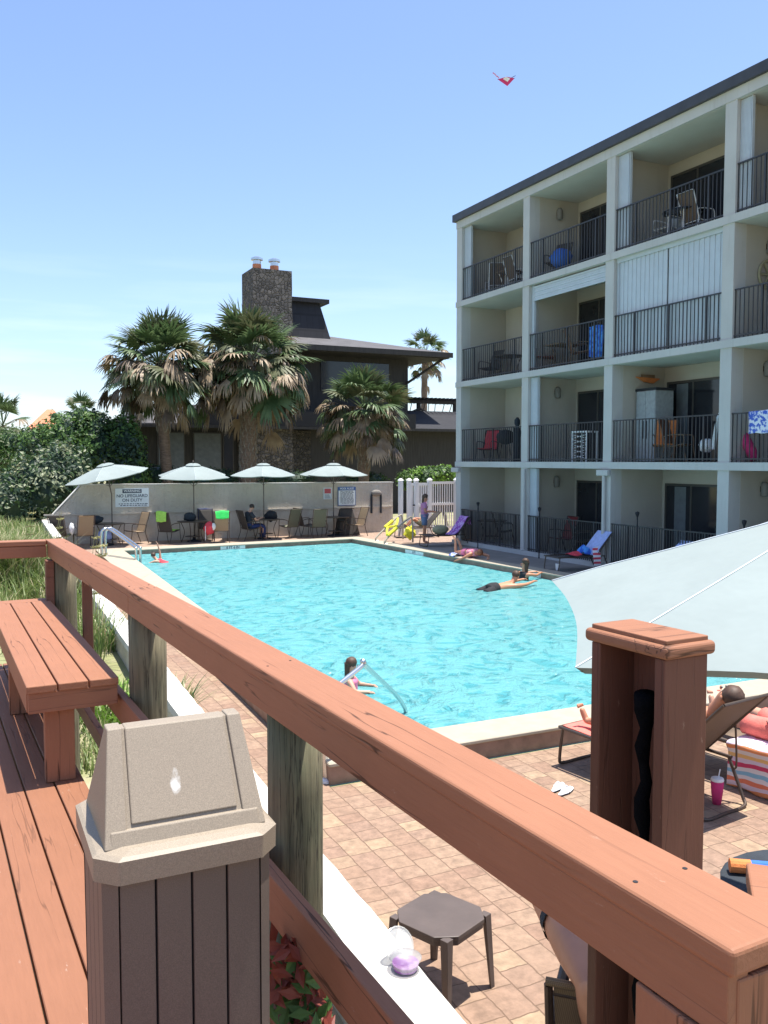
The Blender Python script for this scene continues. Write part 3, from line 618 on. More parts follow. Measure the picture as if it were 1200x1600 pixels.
# upper storey
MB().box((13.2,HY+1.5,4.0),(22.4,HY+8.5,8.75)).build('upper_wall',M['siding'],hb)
g=MB(); e=8.78
E0=[(12.4,HY-.2,e),(24.25,HY-.2,e),(24.25,HY+9.5,e),(12.4,HY+9.5,e)]; RG=[(15.2,HY+4.2,9.95),(18.2,HY+4.2,9.95)]
roofslab(g,[E0[0],E0[1],RG[1],RG[0]],.22); roofslab(g,[E0[1],E0[2],RG[1]],.22); roofslab(g,[E0[2],E0[3],RG[0],RG[1]],.22); roofslab(g,[E0[3],E0[0],RG[0]],.22)
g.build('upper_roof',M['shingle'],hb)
MB().box((12.4,HY-.28,e-.26),(24.25,HY-.2,e+.01)).build('fascia_board',M['siding'],hb)
MB().box((12.5,HY-.1,e-.3),(24.1,HY+1.5,e-.23)).build('soffit',M['siding'],hb)
g=MB(); g.tube([(22.3,HY+1.45,7.2),(23.9,HY+.2,8.5)],.07,6); g.build('roof_strut',M['siding'],hb)
MB().box((17.2,HY+1.46,6.6),(21.2,HY+1.5,8.2)).build('upper_window',M['glass'],hb)
g=MB(); zt=11.45  # mansard roof box
g.hull([Vector(v) for v in ((14.5,HY+2.6,9.3),(18.3,HY+2.6,9.3),(18.3,HY+6.5,9.3),(14.5,HY+6.5,9.3))],[Vector(v) for v in ((14.5,HY+3.0,zt),(17.75,HY+3.0,zt),(17.75,HY+6.2,zt),(14.5,HY+6.2,zt))]); g.build('mansard',M['shingle_dark'],hb)
MB().box((14.5,HY+2.7,zt),(18.2,HY+6.4,zt+.22)).build('mansard_cap',M['siding'],hb)
g=MB(); nv=14
me=MB(); ch=[]
for k in range(nv+1):
    z=.2+(12.25-.2)*k/nv
    ch.append([Vector((12.86+.06*random.uniform(-1,1),HY-.6,z)),Vector((14.86+.06*random.uniform(-1,1),HY-.6,z)),Vector((14.86,HY+1.2,z)),Vector((12.86,HY+1.2,z))])
for k in range(nv): me.hull(ch[k],ch[k+1])
chim=me.build('chimney',M['stone'],hb)
for dx in (.45,1.35): 
    f=MB().lathe([(.22,0),(.22,.32)],12,(12.85+dx,HY+.1,12.25)).build('chimney_flue',M['redtile'],chim)
    MB().lathe([(.2,.32),(.2,.5),(.3,.52),(.3,.62),(.12,.70)],12,(12.85+dx,HY+.1,12.25)).build('flue_cap',M['steel'],chim)
for x0,x1 in ((8.3,9.6),(10.0,11.4),(11.45,12.0)):
    o=MB().box((x0,HY-.05,2.3),(x1,HY-.01,4.3)).build('window',M['door_frame'],hb); MB().box((x0+.06,HY-.07,2.36),(x1-.06,HY-.055,4.24)).build('pane',M['curtain'] if x0<11.4 else M['glass'],o)
# pergola to the right over the low roof
pg=thing('pergola',(24,HY+3,4),'dark timber pergola with fan shaped braces above the low roof','pergola')
for x in (21.3,23.6,26.0): MB().box((x-.09,HY+2.4,5.4),(x+.09,HY+2.6,6.3)).build('post',M['siding'],pg)
MB().box((20.8,HY+2.35,6.2),(27,HY+2.65,6.38)).build('beam',M['siding'],pg); MB().box((20.8,HY+2.35,5.55),(27,HY+2.5,5.65)).build('beam',M['siding'],pg)
for x in (21.3,23.6): 
    for s_ in (-1,1): MB().tube([(x,HY+2.4,5.9),(x+s_*.7,HY+2.4,5.6)],.06,6).build('brace',M['siding'],pg)
g=MB()
for k in range(26): g.box((20.6+k*.26,HY+1.6,6.38),(20.66+k*.26,HY+5.4,6.48))
for k in range(12): g.tube([(20.8+k*.42,HY+2.45,5.25),(21.0+k*.42+.15*math.sin(k*1.3),HY+2.45,6.2)],.025,4)
g.build('slats',M['siding'],pg)
# distant house with red tiles over the left shrubs
rh=thing('distant_house',(5.4,70,.2),'distant house with a red tiled roof peeping over the left shrubs','house')
MB().box((4.6,70,.2),(6.8,76,5.3)).build('wall',M['inner'],rh)
g=MB(); roofslab(g,[(4.3,69.4,5.3),(7.1,69.4,5.3),(6.5,73,6.9),(6.0,73,6.9)],.1); roofslab(g,[(7.1,69.4,5.3),(7.1,76.6,5.3),(6.5,73,6.9)],.1); g.build('roof',M['redtile'],rh)

# ================================================================== BOARDWALK
random.seed(11)
ZD=1.35; RA=Vector((.965,.78,0)); RB=Vector((.662,7.52,0))      # railing line
def rail_at(y): return RA.x+(RB.x-RA.x)*(y-RA.y)/(RB.y-RA.y)
rd=(RB-RA).normalized(); rn=Vector((rd.y,-rd.x,0))              # along, and outward (+x)
bw=MB(); pitch=.141
# planks run along the railing; one object per visible plank row would read as pattern, so one floor
for k in range(-22,5):
    off=.60-RA.x+.002+k*pitch
    a=Vector((RA.x+off-.06,RA.y,0))-rd*3.2; b=a+rd*9.86; z=ZD+random.uniform(-.002,.002)
    q=[a,b,b+rn*(pitch-.008),a+rn*(pitch-.008)]
    if k<=0: bw.prism([(p.x,p.y) for p in q],z-.035,z)
me=bw.mesh(None,.003,1); ang=math.atan2(rd.y,rd.x); Wd=Matrix.Translation((0,0,0))@Matrix.Rotation(ang,4,'Z')
me.transform(Wd.inverted()); o=link('boardwalk',me,M['paint_deck'],None,Wd); o['kind']='structure'
g=MB()
for y in (-1.5,.5,2.5,4.5,6.6): g.box((-2.6,y-.04,ZD-.22),(rail_at(y)-.34,y+.04,ZD-.04))
o=g.build('boardwalk_joists',M['paint_dark']); o['kind']='structure'
# railing
t=thing('deck_railing',(RA.x,RA.y,ZD),'red brown painted deck railing with a wide top board, cornering around the boardwalk','railing')
ZR=2.31
spl=4.48
def rp(y,dx=0,z=ZR): return Vector((rail_at(y)+dx,y,z))
def topboard(y0,y1,w_,dz=0,curve=0):
    return board('top_board',t,rp(y0,0,ZR-.02+dz),rp(y1,0,ZR-.02+dz),w_,.04,M['paint'],bevel=.008,seg=3)
topboard(.80,spl-.004,.152); topboard(spl+.004,7.60,.146,-.001)
for y_,dx in ((1.0,-.05),(1.0,.05),(2.58,-.045),(2.62,.045),(4.42,-.05),(4.43,.05),(4.54,-.05),(4.55,.05),(7.2,.03)):
    p_=rp(y_,dx,ZR); MB().lathe([(.0,-.001),(.0042,-.001),(.0042,.0008)],8,tuple(p_)).build('screw',M['black'],t)
# rounded near corner piece of the beam, beams under the top board
for a,b_ in ((.81,spl-.003),(spl+.003,7.5)):
    board('side_beam',t,rp(a,-.050,ZR-.04-.047),rp(b_,-.050,ZR-.04-.047),.04,.094,M['paint'],bevel=.003)
    board('side_beam',t,rp(a,.050,ZR-.04-.047),rp(b_,.050,ZR-.04-.047),.04,.094,M['paint'],bevel=.003)
cy=7.50
board('top_board',t,(RB.x-.075,cy+.02,ZR-.022),(-2.6,cy+.20,ZR-.022),.15,.04,M['paint'],bevel=.006)
board('side_beam',t,(RB.x-.075,cy-.03,ZR-.09),(-2.6,cy+.15,ZR-.09),.04,.09,M['paint'],bevel=.003)
# lower rails
board('lower_rail',t,rp(.9,-.115,1.68),rp(7.4,-.06,1.68),.04,.14,M['paint'],bevel=.004)
board('toe_board',t,(.60,7.3,1.385),(.79,.4,1.385),.04,.09,M['paint'],bevel=.004)
board('baluster',t,(rail_at(6.15)+.01,6.15,1.2),(rail_at(6.15)+.01,6.15,2.18),.04,.065,M['paint_dark'],up=(1,0,0))
def piling(x,y,r_,z0=-.1,z1=ZR-.135):
    n_=18; g=MB(); 
    for i in range(9):
        z=z0+(z1-z0)*i/8
        for k in range(n_):
            a=2*math.pi*k/n_; rr=r_*(1+.03*noise.noise(Vector((math.cos(a)*2,math.sin(a)*2,z*.7+x))))
            g.v.append(Vector((x+rr*math.cos(a),y+rr*math.sin(a),z)))
    for i in range(8):
        for k in range(n_): p=i*n_+k;q=i*n_+(k+1)%n_; g.f.append([p,q,q+n_,p+n_]); g.m.append(0)
    g.f.append([8*n_+k for k in range(n_)]); g.m.append(0)
    return g.build('piling',M['post'],t,smooth=True)
piling(.935,2.60,.088); piling(.83,4.52,.095); piling(.70,7.28,.09)
MB().box((.56,7.22,1.0),(.62,7.34,2.17)).build('corner_post',M['paint_dark'],t,bevel=.004)
# newel at the near end
board('newel_board',t,(.905,.89,.9),(.905,.89,ZR-.137),.04,.17,M['paint'],up=(0,1,0),bevel=.004)
board('newel_board',t,(.985,.825,.9),(.985,.825,ZR-.05),.15,.035,M['paint'],up=(0,1,0),bevel=.004)
board('newel_board',t,(1.02,.90,.9),(1.02,.90,ZR-.137),.035,.15,M['paint'],up=(0,1,0),bevel=.004)
# short board beyond the near rail end
t2=thing('stair_rail_end',(1.35,1.0,1.2),'end of a second painted board rail beyond the near end of the long railing','railing')
p0=atz(1150,1366,2.2)
board('top_board',t2,p0+Vector((.0,-.03,-.02)),p0+Vector((.40,-.42,-.02)),.16,.04,M['paint'],bevel=.004)
board('side_beam',t2,p0+Vector((-.03,-.10,-.09)),p0+Vector((.37,-.49,-.09)),.04,.10,M['paint_dark'])
MB().box((p0.x+.15,p0.y-.3,0),(p0.x+.24,p0.y-.21,2.1)).build('post',M['paint_dark'],t2)
# bench
ZB=1.86
b0=Vector((.245,4.48,ZB)); dir_=Vector((-.034,1,0)).normalized(); nr=Vector((dir_.y,-dir_.x,0))
t=thing('deck_bench',(.45,5.8,ZD),'long red brown plank bench built along the railing','bench')
wb=.143
for k in range(3):
    c=b0+nr*(wb*(k+.5)+.004*k)+Vector((0,0,-.019)); board('seat_board',t,c,c+dir_*2.72,wb-.004,.038,M['paint'],bevel=.005,seg=2)
c=b0+dir_*2.80+Vector((0,0,-.019)); board('seat_board',t,c,c+nr*.44,.14,.038,M['paint'],bevel=.005)
c=b0+dir_*.03+nr*.01+Vector((0,0,-.088)); board('apron',t,c,c+nr*.42,.04,.10,M['paint'],bevel=.003)
for s_ in (.025,.405):
    c=b0+dir_*.05+nr*s_+Vector((0,0,-.088)); board('apron',t,c,c+dir_*2.75,.04,.10,M['paint'],bevel=.003)
for d_,s_ in ((.11,.16),(1.45,.10),(1.45,.34),(2.6,.2)):
    c=b0+dir_*d_+nr*s_; board('leg',t,Vector((c.x,c.y,ZD+.001)),Vector((c.x,c.y,ZB-.04)),.14,.085,M['paint'],up=(0,1,0),bevel=.004)
# litter bin
t=thing('litter_bin',(.42,2.005,ZD),'tan speckled litter bin with a swing flap hood on the boardwalk','litter bin')
def T(x,y,z): return (x,y,z)
z0=ZD+.003; zr=2.077-ZD
def oct8(a,c,z): return [Vector(p) for p in ((-a+c,-a,z),(a-c,-a,z),(a,-a+c,z),(a,a-c,z),(a-c,a,z),(-a+c,a,z),(-a,a-c,z),(-a,-a+c,z))]
def loft(mb,loops,mi=0,cap=True):
    for i in range(len(loops)-1):
        A,B=loops[i],loops[i+1]; n_=len(A); mb.add(list(A)+list(B),[(k,(k+1)%n_,n_+(k+1)%n_,n_+k) for k in range(n_)],mi)
    if cap: mb.add(loops[0],[list(range(len(loops[0])))[::-1]],mi); mb.add(loops[-1],[list(range(len(loops[-1])))],mi)
g=MB(); loft(g,[oct8(.165,.035,0),oct8(.168,.035,zr-.01)]); g.build('liner',M['black'],t,world=False)
g=MB()
for s in range(4):
    Mr=Matrix.Rotation(s*math.pi/2,4,'Z')
    for k in range(4):
        w_=.072; x0=-.15+k*.0765
        g.hull([Mr@Vector(p) for p in ((x0,-.178,.01),(x0+w_,-.178,.01),(x0+w_,-.166,.01),(x0,-.166,.01))],[Mr@Vector(p) for p in ((x0,-.181,zr-.002),(x0+w_,-.181,zr-.002),(x0+w_,-.167,zr-.002),(x0,-.167,zr-.002))])
for sx_ in (-1,1):
    for sy in (-1,1): g.hull([Vector((sx_*a,sy*b_,.005)) for a,b_ in ((.152,.180),(.158,.170),(.170,.158),(.180,.152))],[Vector((sx_*a,sy*b_,zr-.002)) for a,b_ in ((.152,.184),(.158,.170),(.170,.158),(.184,.152))])
g.build('slatted_body',M['can_body'],t,world=False,bevel=.003,seg=2)
g=MB(); a=.198;c_=.045
loft(g,[oct8(a-.012,c_,zr-.005),oct8(a,c_,zr),oct8(a+.001,c_,zr+.05),oct8(a-.008,c_,zr+.056),oct8(a-.03,c_,zr+.062)])
g.build('rim',M['can_lid'],t,world=False,bevel=.003,seg=2)
# hood: front slope, ridge, steep side panels
zh=zr+.058; zt=2.355-ZD; yf=-.148; yr=-.032; hx=.163; hxt=.150
Hd=[(-hx,yf),(hx,yf)]
g=MB()
base=[Vector((-hx-.012,yf,zh)),Vector((hx+.012,yf,zh)),Vector((hx+.012,.15,zh)),Vector((-hx-.012,.15,zh))]
top=[Vector((-hxt,yr,zt)),Vector((hxt,yr,zt)),Vector((hxt,yr+.035,zt)),Vector((-hxt,yr+.035,zt))]
loft(g,[base,top]); 
for sx_ in (-1,1):   # raised cheeks beside the flap
    w0=.037
    A=[Vector((sx_*(hx+.012),yf-.006,zh)),Vector((sx_*(hx-w0+.002),yf-.006,zh)),Vector((sx_*(hx-w0+.002),yf+.02,zh)),Vector((sx_*(hx+.012),yf+.02,zh))]
    B=[Vector((sx_*hxt,yr-.006,zt+.004)),Vector((sx_*(hxt-.032),yr-.006,zt+.004)),Vector((sx_*(hxt-.032),yr+.04,zt+.004)),Vector((sx_*hxt,yr+.04,zt+.004))]
    g.hull(A,B)
g.hull([Vector((-hx,yf-.0062,zh-.001)),Vector((hx,yf-.0062,zh-.001)),Vector((hx,yf+.02,zh-.001)),Vector((-hx,yf+.02,zh-.001))],[Vector((-hx+.002,yf+.008,zh+.032)),Vector((hx-.002,yf+.008,zh+.032)),Vector((hx-.002,yf+.03,zh+.032)),Vector((-hx+.002,yf+.03,zh+.032))])
g.build('hood',M['can_lid'],t,world=False,bevel=.003,seg=2)
sl_=(yr-yf)/(zt-zh)
def fy(z): return yf+(z-zh)*sl_
zb_=zh+.040; A=[Vector((-.116,fy(zb_)-.006,zb_)),Vector((.116,fy(zb_)-.006,zb_)),Vector((.116,fy(zb_)+.01,zb_)),Vector((-.116,fy(zb_)+.01,zb_))]
B=[Vector((-.112,yr-.005,zt+.002)),Vector((.112,yr-.005,zt+.002)),Vector((.112,yr+.034,zt+.003)),Vector((-.112,yr+.034,zt+.003))]
g=MB(); g.hull(A,B); g.build('flap',M['can_flap'],t,world=False,bevel=.003,seg=2)
# shower column: two painted boards, cap, wrapped pipe
t=thing('outdoor_shower_post',(1.8,2.0,0),'tall brown boxed post with a moulded cap and a wrapped black pipe inside','post')
cx_,cy_=1.822,1.98; rz=R(3)
Wc=Matrix.Translation((cx_,cy_,0))@Matrix.Rotation(rz,4,'Z')
def cbox(a,b_,name,m,bev=.003,seg=1,par=None):
    g=MB().box(a,b_,M=Wc); return g.build(name,m,par or t,bevel=bev,seg=seg)
for (x,y,w_,th_,u) in ((0,-.131,.17,.038,(0,1,0)),(0,.127,.17,.038,(0,1,0)),(.0675,-.002,.214,.035,(1,0,0))):
    a=Wc@Vector((x,y,0)); board('side_board',t,a,a+Vector((0,0,2.394)),w_,th_,M['paint_dark'],up=Wc.to_3x3()@Vector(u),bevel=.003)
cbox((-.100,-.170,2.396),(.100,.166,2.436),'cap_moulding',M['paint'],.014,4)
cbox((-.084,-.152,2.434),(.084,.148,2.449),'cap_top',M['paint'],.003,2)
g=MB(); random.seed(4); pts=[];rr=[]
for k in range(40):
    z=.2+k*.053; pts.append(Wc@Vector((-.035+.006*math.sin(k*1.7),-.03+.005*math.cos(k*2.3),z))); rr.append(.014+.011*random.random()**2+(.010 if k>37 else 0))
g.tube(pts,rr,10); pp_=g.build('wrapped_pipe',M['matteblack'],t,smooth=True)
g=MB(); st=[p+Vector((-.012,-.016,0)) for p in pts[18:27]]; g.tube(st,[.002,.004,.003,.005,.003,.004,.002,.003,.001],5); g.build('torn_edge',M['white'],pp_)

# ================================================================== FURNITURE
def smoothpts(pts,n=5):
    pts=[Vector(p) for p in pts]; out=[]
    for i in range(len(pts)-1):
        p0=pts[max(i-1,0)];p1=pts[i];p2=pts[i+1];p3=pts[min(i+2,len(pts)-1)]
        for k in range(n):
            t_=k/n; out.append(.5*((2*p1)+(p2-p0)*t_+(2*p0-5*p1+4*p2-p3)*t_*t_+(3*p1-p0-3*p2+p3)*t_**3))
    out.append(pts[-1]); return out
def strip(mb,profile,w,th=.012,mi=0):
    """profile: list of (y,z); extruded over x +-w/2, given thickness"""
    P_=[Vector((0,a,b)) for a,b in profile]; n_=len(P_); up_=[];dn=[]
    for i,p in enumerate(P_):
        t_=(P_[min(i+1,n_-1)]-P_[max(i-1,0)]).normalized(); nn=Vector((0,-t_.z,t_.y))*th/2; up_.append(p+nn); dn.append(p-nn)
    loop=up_+dn[::-1]
    return mb.hull([p+Vector((-w/2,0,0)) for p in loop],[p+Vector((w/2,0,0)) for p in loop],mi)
def patio_chair(label,sm,fm='bronze',cat='chair',group='sling chairs around the poolside tables'):
    """faces -Y"""
    t=thing('patio_chair',(0,0,0),label,cat,0,group)
    g=MB(); strip(g,[(-.24,.44),(-.05,.41),(.18,.40)],.46); g.build('seat',M[sm],t,world=False)
    g=MB(); strip(g,[(.19,.41),(.26,.6),(.33,.82),(.40,1.02),(.43,1.05)],.46); g.build('backrest',M[sm],t,world=False)
    for s in (-1,1):
        x=s*.26
        g=MB(); g.tube(smoothpts([(x,-.34,.0),(x,-.27,.3),(x,-.25,.62),(x,-.16,.67),(x,.10,.66),(x,.27,.62)]),.013,6); g.build('armrest',M[fm],t,world=False)
        g=MB(); g.tube(smoothpts([(x,-.24,.44),(x,.18,.40),(x,.30,.70),(x,.42,1.05)]),.013,6); g.build('side_frame',M[fm],t,world=False)
        g=MB(); g.tube(smoothpts([(x,.27,.62),(x,.24,.35),(x,.36,.0)]),.013,6); g.build('leg',M[fm],t,world=False)
    for y,z in ((-.2,.42),(.18,.39),(.42,1.05)):
        MB().tube([(-.26,y,z),(.26,y,z)],.011,6).build('crossbar',M[fm],t,world=False)
    return t
def table(label,r=.55,h=.72,sq=False,cat='table',mat='bronze',group=None,topm=None):
    t=thing('patio_table',(0,0,0),label,cat,0,group)
    g=MB()
    if sq: g.box((-r,-r*.8,h-.03),(r,r*.8,h))
    else: g.lathe([(r-.01,h-.03),(r,h-.02),(r,h-.005),(r-.01,h)],28)
    g.build('tabletop',M[topm or mat],t,world=False)
    for k in range(4):
        a=math.pi/4+k*math.pi/2; c,s=math.cos(a),math.sin(a)
        MB().tube(smoothpts([(c*r*.75,s*r*.75,0),(c*r*.55,s*r*.55,.35),(c*r*.8,s*r*.8,h-.03)]),.014,6).build('leg',M[mat],t,world=False)
    MB().lathe([(r*.5,.18),(r*.5,.2)],20).build('shelf_ring',M[mat],t,world=False)
    return t
def put(o,x,y,z,rz): o.matrix_basis=Matrix.Translation((x,y,z))@Matrix.Rotation(rz,4,'Z'); WM[o.name]=o.matrix_basis.copy(); return o
ZF=.15
def farx(px,Y=29.9): return atY(px,820,Y).x
ch=[ # px, Y, rotation (0 faces the viewer), sling, label
 (96,29.5,R(150),'sling_dark','dark chair half hidden at the left end of the beige wall, turned to the wall'),
 (131,29.3,R(185),'sling_tan','tan chair seen square from behind left of the leftmost parasol table'),
 (211,30.0,R(-70),'sling_tan','tan chair standing under the warning sign, facing the leftmost table'),
 (264,29.7,R(135),'sling_dark','dark chair with the lime towel over its back'),
 (322,30.2,R(-10),'sling_dark','dark chair with the navy towel, behind the second table'),
 (345,29.3,R(170),'sling_tan','tan chair seen from behind with a bright green cloth on top'),
 (391,29.6,R(100),'sling_dark','dark chair in which a person in dark clothes sits'),
 (452,29.9,R(-160),'sling_olive','olive chair seen from behind right of the third table'),
 (479,30.1,R(95),'sling_dark','thin dark framed chair facing the fourth table from the left'),
 (496,29.4,R(175),'sling_olive','olive backed chair seen from behind left of the rightmost parasol'),
 (556,29.5,R(-80),'sling_tan','tan chair right of the rightmost parasol, facing left'),
]
for i,(px,Y,rz,sm,lb) in enumerate(ch):
    o=patio_chair(lb,sm); put(o,farx(px,Y),Y,ZF,rz)
tb=[(170,29.9,'round dark table under the leftmost parasol'),(301,29.8,'round dark table under the second parasol from the left'),(415,29.8,'round dark table beside the seated person in dark clothes'),(524,29.8,'round dark table under the rightmost parasol, below the rules board')]
for px,Y,lb in tb: put(table(lb,.52,.72,group='round tables along the beige wall'),farx(px,Y),Y,ZF,.3)
# parasols
def parasol(label,Rr,N_,drop,hgt,tilt=(0,0),rot=0,scal=.10,group=None,vent=True,loc=(0,0,0),basis=False):
    t=thing('parasol',loc,label,'parasol',0,group)
    ax=Vector((tilt[0],tilt[1],1)).normalized(); Q=Vector((0,0,1)).rotation_difference(ax).to_matrix().to_4x4()
    A=Vector((0,0,hgt)); Mt=Matrix.Translation(A)@Q
    if basis:
        u_=ax.cross(Vector((0,1,0))).normalized(); w_=ax.cross(u_); Mt=Matrix(((u_.x,w_.x,ax.x,A.x),(u_.y,w_.y,ax.y,A.y),(u_.z,w_.z,ax.z,A.z),(0,0,0,1)))
    g=MB(); nr_,na=10,12; vs=[]; 
    def pt(k,u,f):   # sector k, u across 0..1, f out 0..1
        a0=rot+2*math.pi*k/N_; a1=rot+2*math.pi*(k+1)/N_
        p=Vector((math.cos(a0),math.sin(a0),0)).lerp(Vector((math.cos(a1),math.sin(a1),0)),u)
        pin=1-scal*f*math.sin(math.pi*u); q=p*(Rr*f*pin)
        z=-drop*f+(0 if basis else -.03*Rr*math.sin(math.pi*u)*f*f+.02*Rr*math.sin(math.pi*f))
        z+=.006*noise.noise(Vector((p.x*f*5,p.y*f*5,label.__len__())))*f
        return Vector((q.x,q.y,z))
    f0=.12 if vent else .0
    for k in range(N_):
        b=len(g.v)
        for j in range(nr_+1):
            for i in range(na+1): g.v.append(Mt@pt(k,i/na,f0+(1-f0)*j/nr_))
        for j in range(nr_):
            for i in range(na): p=b+j*(na+1)+i; g.f.append([p,p+1,p+na+2,p+na+1]); g.m.append(0)
        # hem turned under
        b=len(g.v)
        for i in range(na+1): e=pt(k,i/na,1.0); g.v.append(Mt@e); g.v.append(Mt@(e*.975+Vector((0,0,-.018*Rr/1.3-.02))))
        for i in range(na): p=b+2*i; g.f.append([p,p+2,p+3,p+1]); g.m.append(0)
    g.build('canopy',M['canopy'],t,world=False,smooth=True)
    if vent:
        g=MB()
        for k in range(N_):
            b=len(g.v)
            for j in range(4):
                for i in range(7): q=pt(k,i/6,.02+.20*j/3); g.v.append(Mt@(q+Vector((0,0,.035+.03*math.sin(math.pi*j/3)))))
            for j in range(3):
                for i in range(6): p=b+j*7+i; g.f.append([p,p+1,p+8,p+7]); g.m.append(0)
        g.build('vent_cap',M['canopy'],t,world=False,smooth=True)
    for k in range(N_):
        g=MB(); g.tube([Mt@(pt(k,0,f0+(1-f0)*j/8)+Vector((0,0,.002))) for j in range(9)],.0024*Rr/1.3,5); g.build('seam',M['signwhite'],t,world=False)
    for k in range(N_):
        a=rot+2*math.pi*k/N_; e=Vector((math.cos(a)*Rr*.985,math.sin(a)*Rr*.985,-drop-.015))
        MB().tube([Mt@Vector((0,0,-.03)),Mt@e],.008,5).build('rib',M['pole'],t,world=False)
        MB().tube([Mt@Vector((0,0,-drop-.35)),Mt@(e*.5+Vector((0,0,-.01)))],.006,5).build('strut',M['pole'],t,world=False)
    kn=A-ax*min(hgt-.1,1.0)
    MB().tube([Vector((kn.x,kn.y,.02)),kn,A+ax*.05],.02,10).build('pole',M['pole'],t,world=False)
    MB().lathe([(.0,.0),(.03,.02),(.025,.05),(.0,.07)],8,tuple(A+ax*.06)).build('finial',M['pole'],t,world=False)
    MB().lathe([(.24,0),(.24,.04),(.06,.08),(.03,.22)],16).build('base',M['black'],t,world=False)
    return t
grp='mint parasols along the beige wall'
parasol('leftmost mint parasol, tilted down to the left',1.38,6,.40,2.66,(-.20,-.02),R(6),.05,grp,loc=(farx(165),29.8,ZF))
parasol('second mint parasol from the left, with a rippled near edge',1.33,6,.42,2.66,(-.02,-.06),R(-100),.13,grp,loc=(farx(302),29.8,ZF))
parasol('third mint parasol from the left, over the seated person in dark clothes',1.28,6,.40,2.66,(.0,.0),R(10),.05,grp,loc=(farx(411),29.8,ZF))
parasol('rightmost mint parasol in the row, beside the pool rules board',1.28,6,.40,2.66,(.01,.0),R(25),.05,grp,loc=(farx(520),29.8,ZF))
o=parasol('large near mint parasol, tilted, rising over the right edge of the pool',1.352,6,.315,2.788,(-.177,.012),5.176,.045,None,True,(3.142,2.298,0),basis=True)

# ================================================================== VEGETATION
def leafquad(mb,c,nrm,size,asp,mi,tw=0):
    nrm=nrm.normalized(); a=Vector((0,0,1)) if abs(nrm.z)<.95 else Vector((1,0,0))
    u=nrm.cross(a).normalized(); v=nrm.cross(u); u,v=u*math.cos(tw)+v*math.sin(tw),v*math.cos(tw)-u*math.sin(tw)
    L_=size; w_=size*asp; b=len(mb.v)
    mb.v+= [c-u*L_*.5,c-v*w_*.5+nrm*size*.06,c+u*L_*.5,c+v*w_*.5+nrm*size*.06]; mb.f.append([b,b+1,b+2,b+3]); mb.m.append(mi)
def bush(name,label,cat,blobs,n_,size,mats,mixw,par=None,asp=.5,stems=3,core=.72,group=None,clump=1.6,z0=.1,up=.25):
    """blobs: list of (centre, radii)"""
    c0=Vector(blobs[0][0]); t=thing(name,(c0.x,c0.y,z0),label,cat,0,group)
    g=MB(); vol=[b[1][0]*b[1][1]*b[1][2] for b in blobs]; tot=sum(vol)
    for (c,r),v_ in zip(blobs,vol):
        c=Vector(c)
        k=0; need=int(n_*v_/tot)
        while k<need:
            d=Vector((random.gauss(0,1),random.gauss(0,1),random.gauss(0,1))).normalized()
            rad=random.random()**.28
            nn=noise.noise((c+d*2.2)*clump*.8)+.5*noise.noise((c+d*3)*clump*2.3)
            edge=1+.24*nn
            if random.random()<.35 and nn<-.12: k+=1; continue
            p=c+Vector((d.x*r[0],d.y*r[1],d.z*r[2]))*rad*edge
            nv=(d+Vector((random.gauss(0,.6),random.gauss(0,.6),random.gauss(0,.6)+up)))
            m_=noise.noise(p*clump)+random.gauss(0,.25); idx=0
            for q,th in enumerate(mixw): 
                if m_>th: idx=q+1
            leafquad(g,p,nv,size*random.uniform(.6,1.3),asp,idx,random.uniform(0,6.28)); k+=1
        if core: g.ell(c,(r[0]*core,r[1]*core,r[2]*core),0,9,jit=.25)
    g.build('crown',[M[m_] for m_ in mats],t)
    for k in range(stems):
        c,r=blobs[k%len(blobs)]; c=Vector(c); b=Vector((c.x+random.uniform(-.3,.3),c.y+random.uniform(-.2,.2),z0-.05))
        MB().tube(smoothpts([b,(b+c)/2+Vector((random.uniform(-.2,.2),0,0)),c]),[.09-.06*i/10 for i in range(11)],6).build('trunk' if k==0 else 'limb',M['stem'],t)
    return t
random.seed(21)
def P3(px,py,Y): return tuple(atY(px,py,Y))
def rad(pxr,Y,px=300): 
    d=(atY(px,719,Y)).dot(Vector((FW.x,FW.y,0))); return pxr*d/FPX
s=rad(1,34,100)
bush('variegated_shrub','large shrub with pale cream edged leaves at the left, in front of the dark hedge','shrub',
 [(P3(70,770,33.2),(66*s,1.3,72*s)),(P3(20,790,33.0),(48*s,1.2,62*s)),(P3(110,745,33.5),(38*s,1.0,52*s)),(P3(95,710,34),(30*s,.8,24*s))],9500,.17,['leafblue','leaf','leafpale','leafpale'],(-.05,.22,.42),asp=.5,clump=1.3,core=.7)
bush('dark_hedge_tree','dense dark green sea grape tree behind the pale leaved shrub','tree',
 [(P3(150,700,36.5),(55*s,1.6,62*s)),(P3(195,700,36.0),(36*s,1.3,62*s)),(P3(105,690,37),(50*s,1.5,48*s)),(P3(205,745,35.6),(34*s,1.1,50*s)),(P3(60,700,37.5),(45*s,1.3,40*s)),(P3(130,650,37),(25*s,1,18*s))],17000,.17,['leafblue','leaf','leaf2','leaf2'],(-.2,.05,.3),asp=.6,clump=1.1,core=.68)
bush('side_shrub','low bright green bush showing above the white gate','shrub',
 [(P3(665,745,33),(34*s,.9,20*s)),(P3(692,740,33),(24*s,.8,17*s)),(P3(640,750,33.2),(24*s,.8,20*s))],3800,.14,['leaf','leaf2','leafbright','leafbright'],(-.25,-.02,.2),asp=.5,clump=2.2,stems=2)
bush('background_shrub','loose greyish shrub at the far left behind the palms','shrub',
 [(P3(15,700,41),(50*s,1.4,45*s)),(P3(-40,720,40),(60*s,1.5,60*s)),(P3(88,652,41),(16*s,.6,14*s))],5000,.2,['leaf','leaf2','leafpale'],(-.1,.35),asp=.3,clump=1.1,core=.6,stems=2)
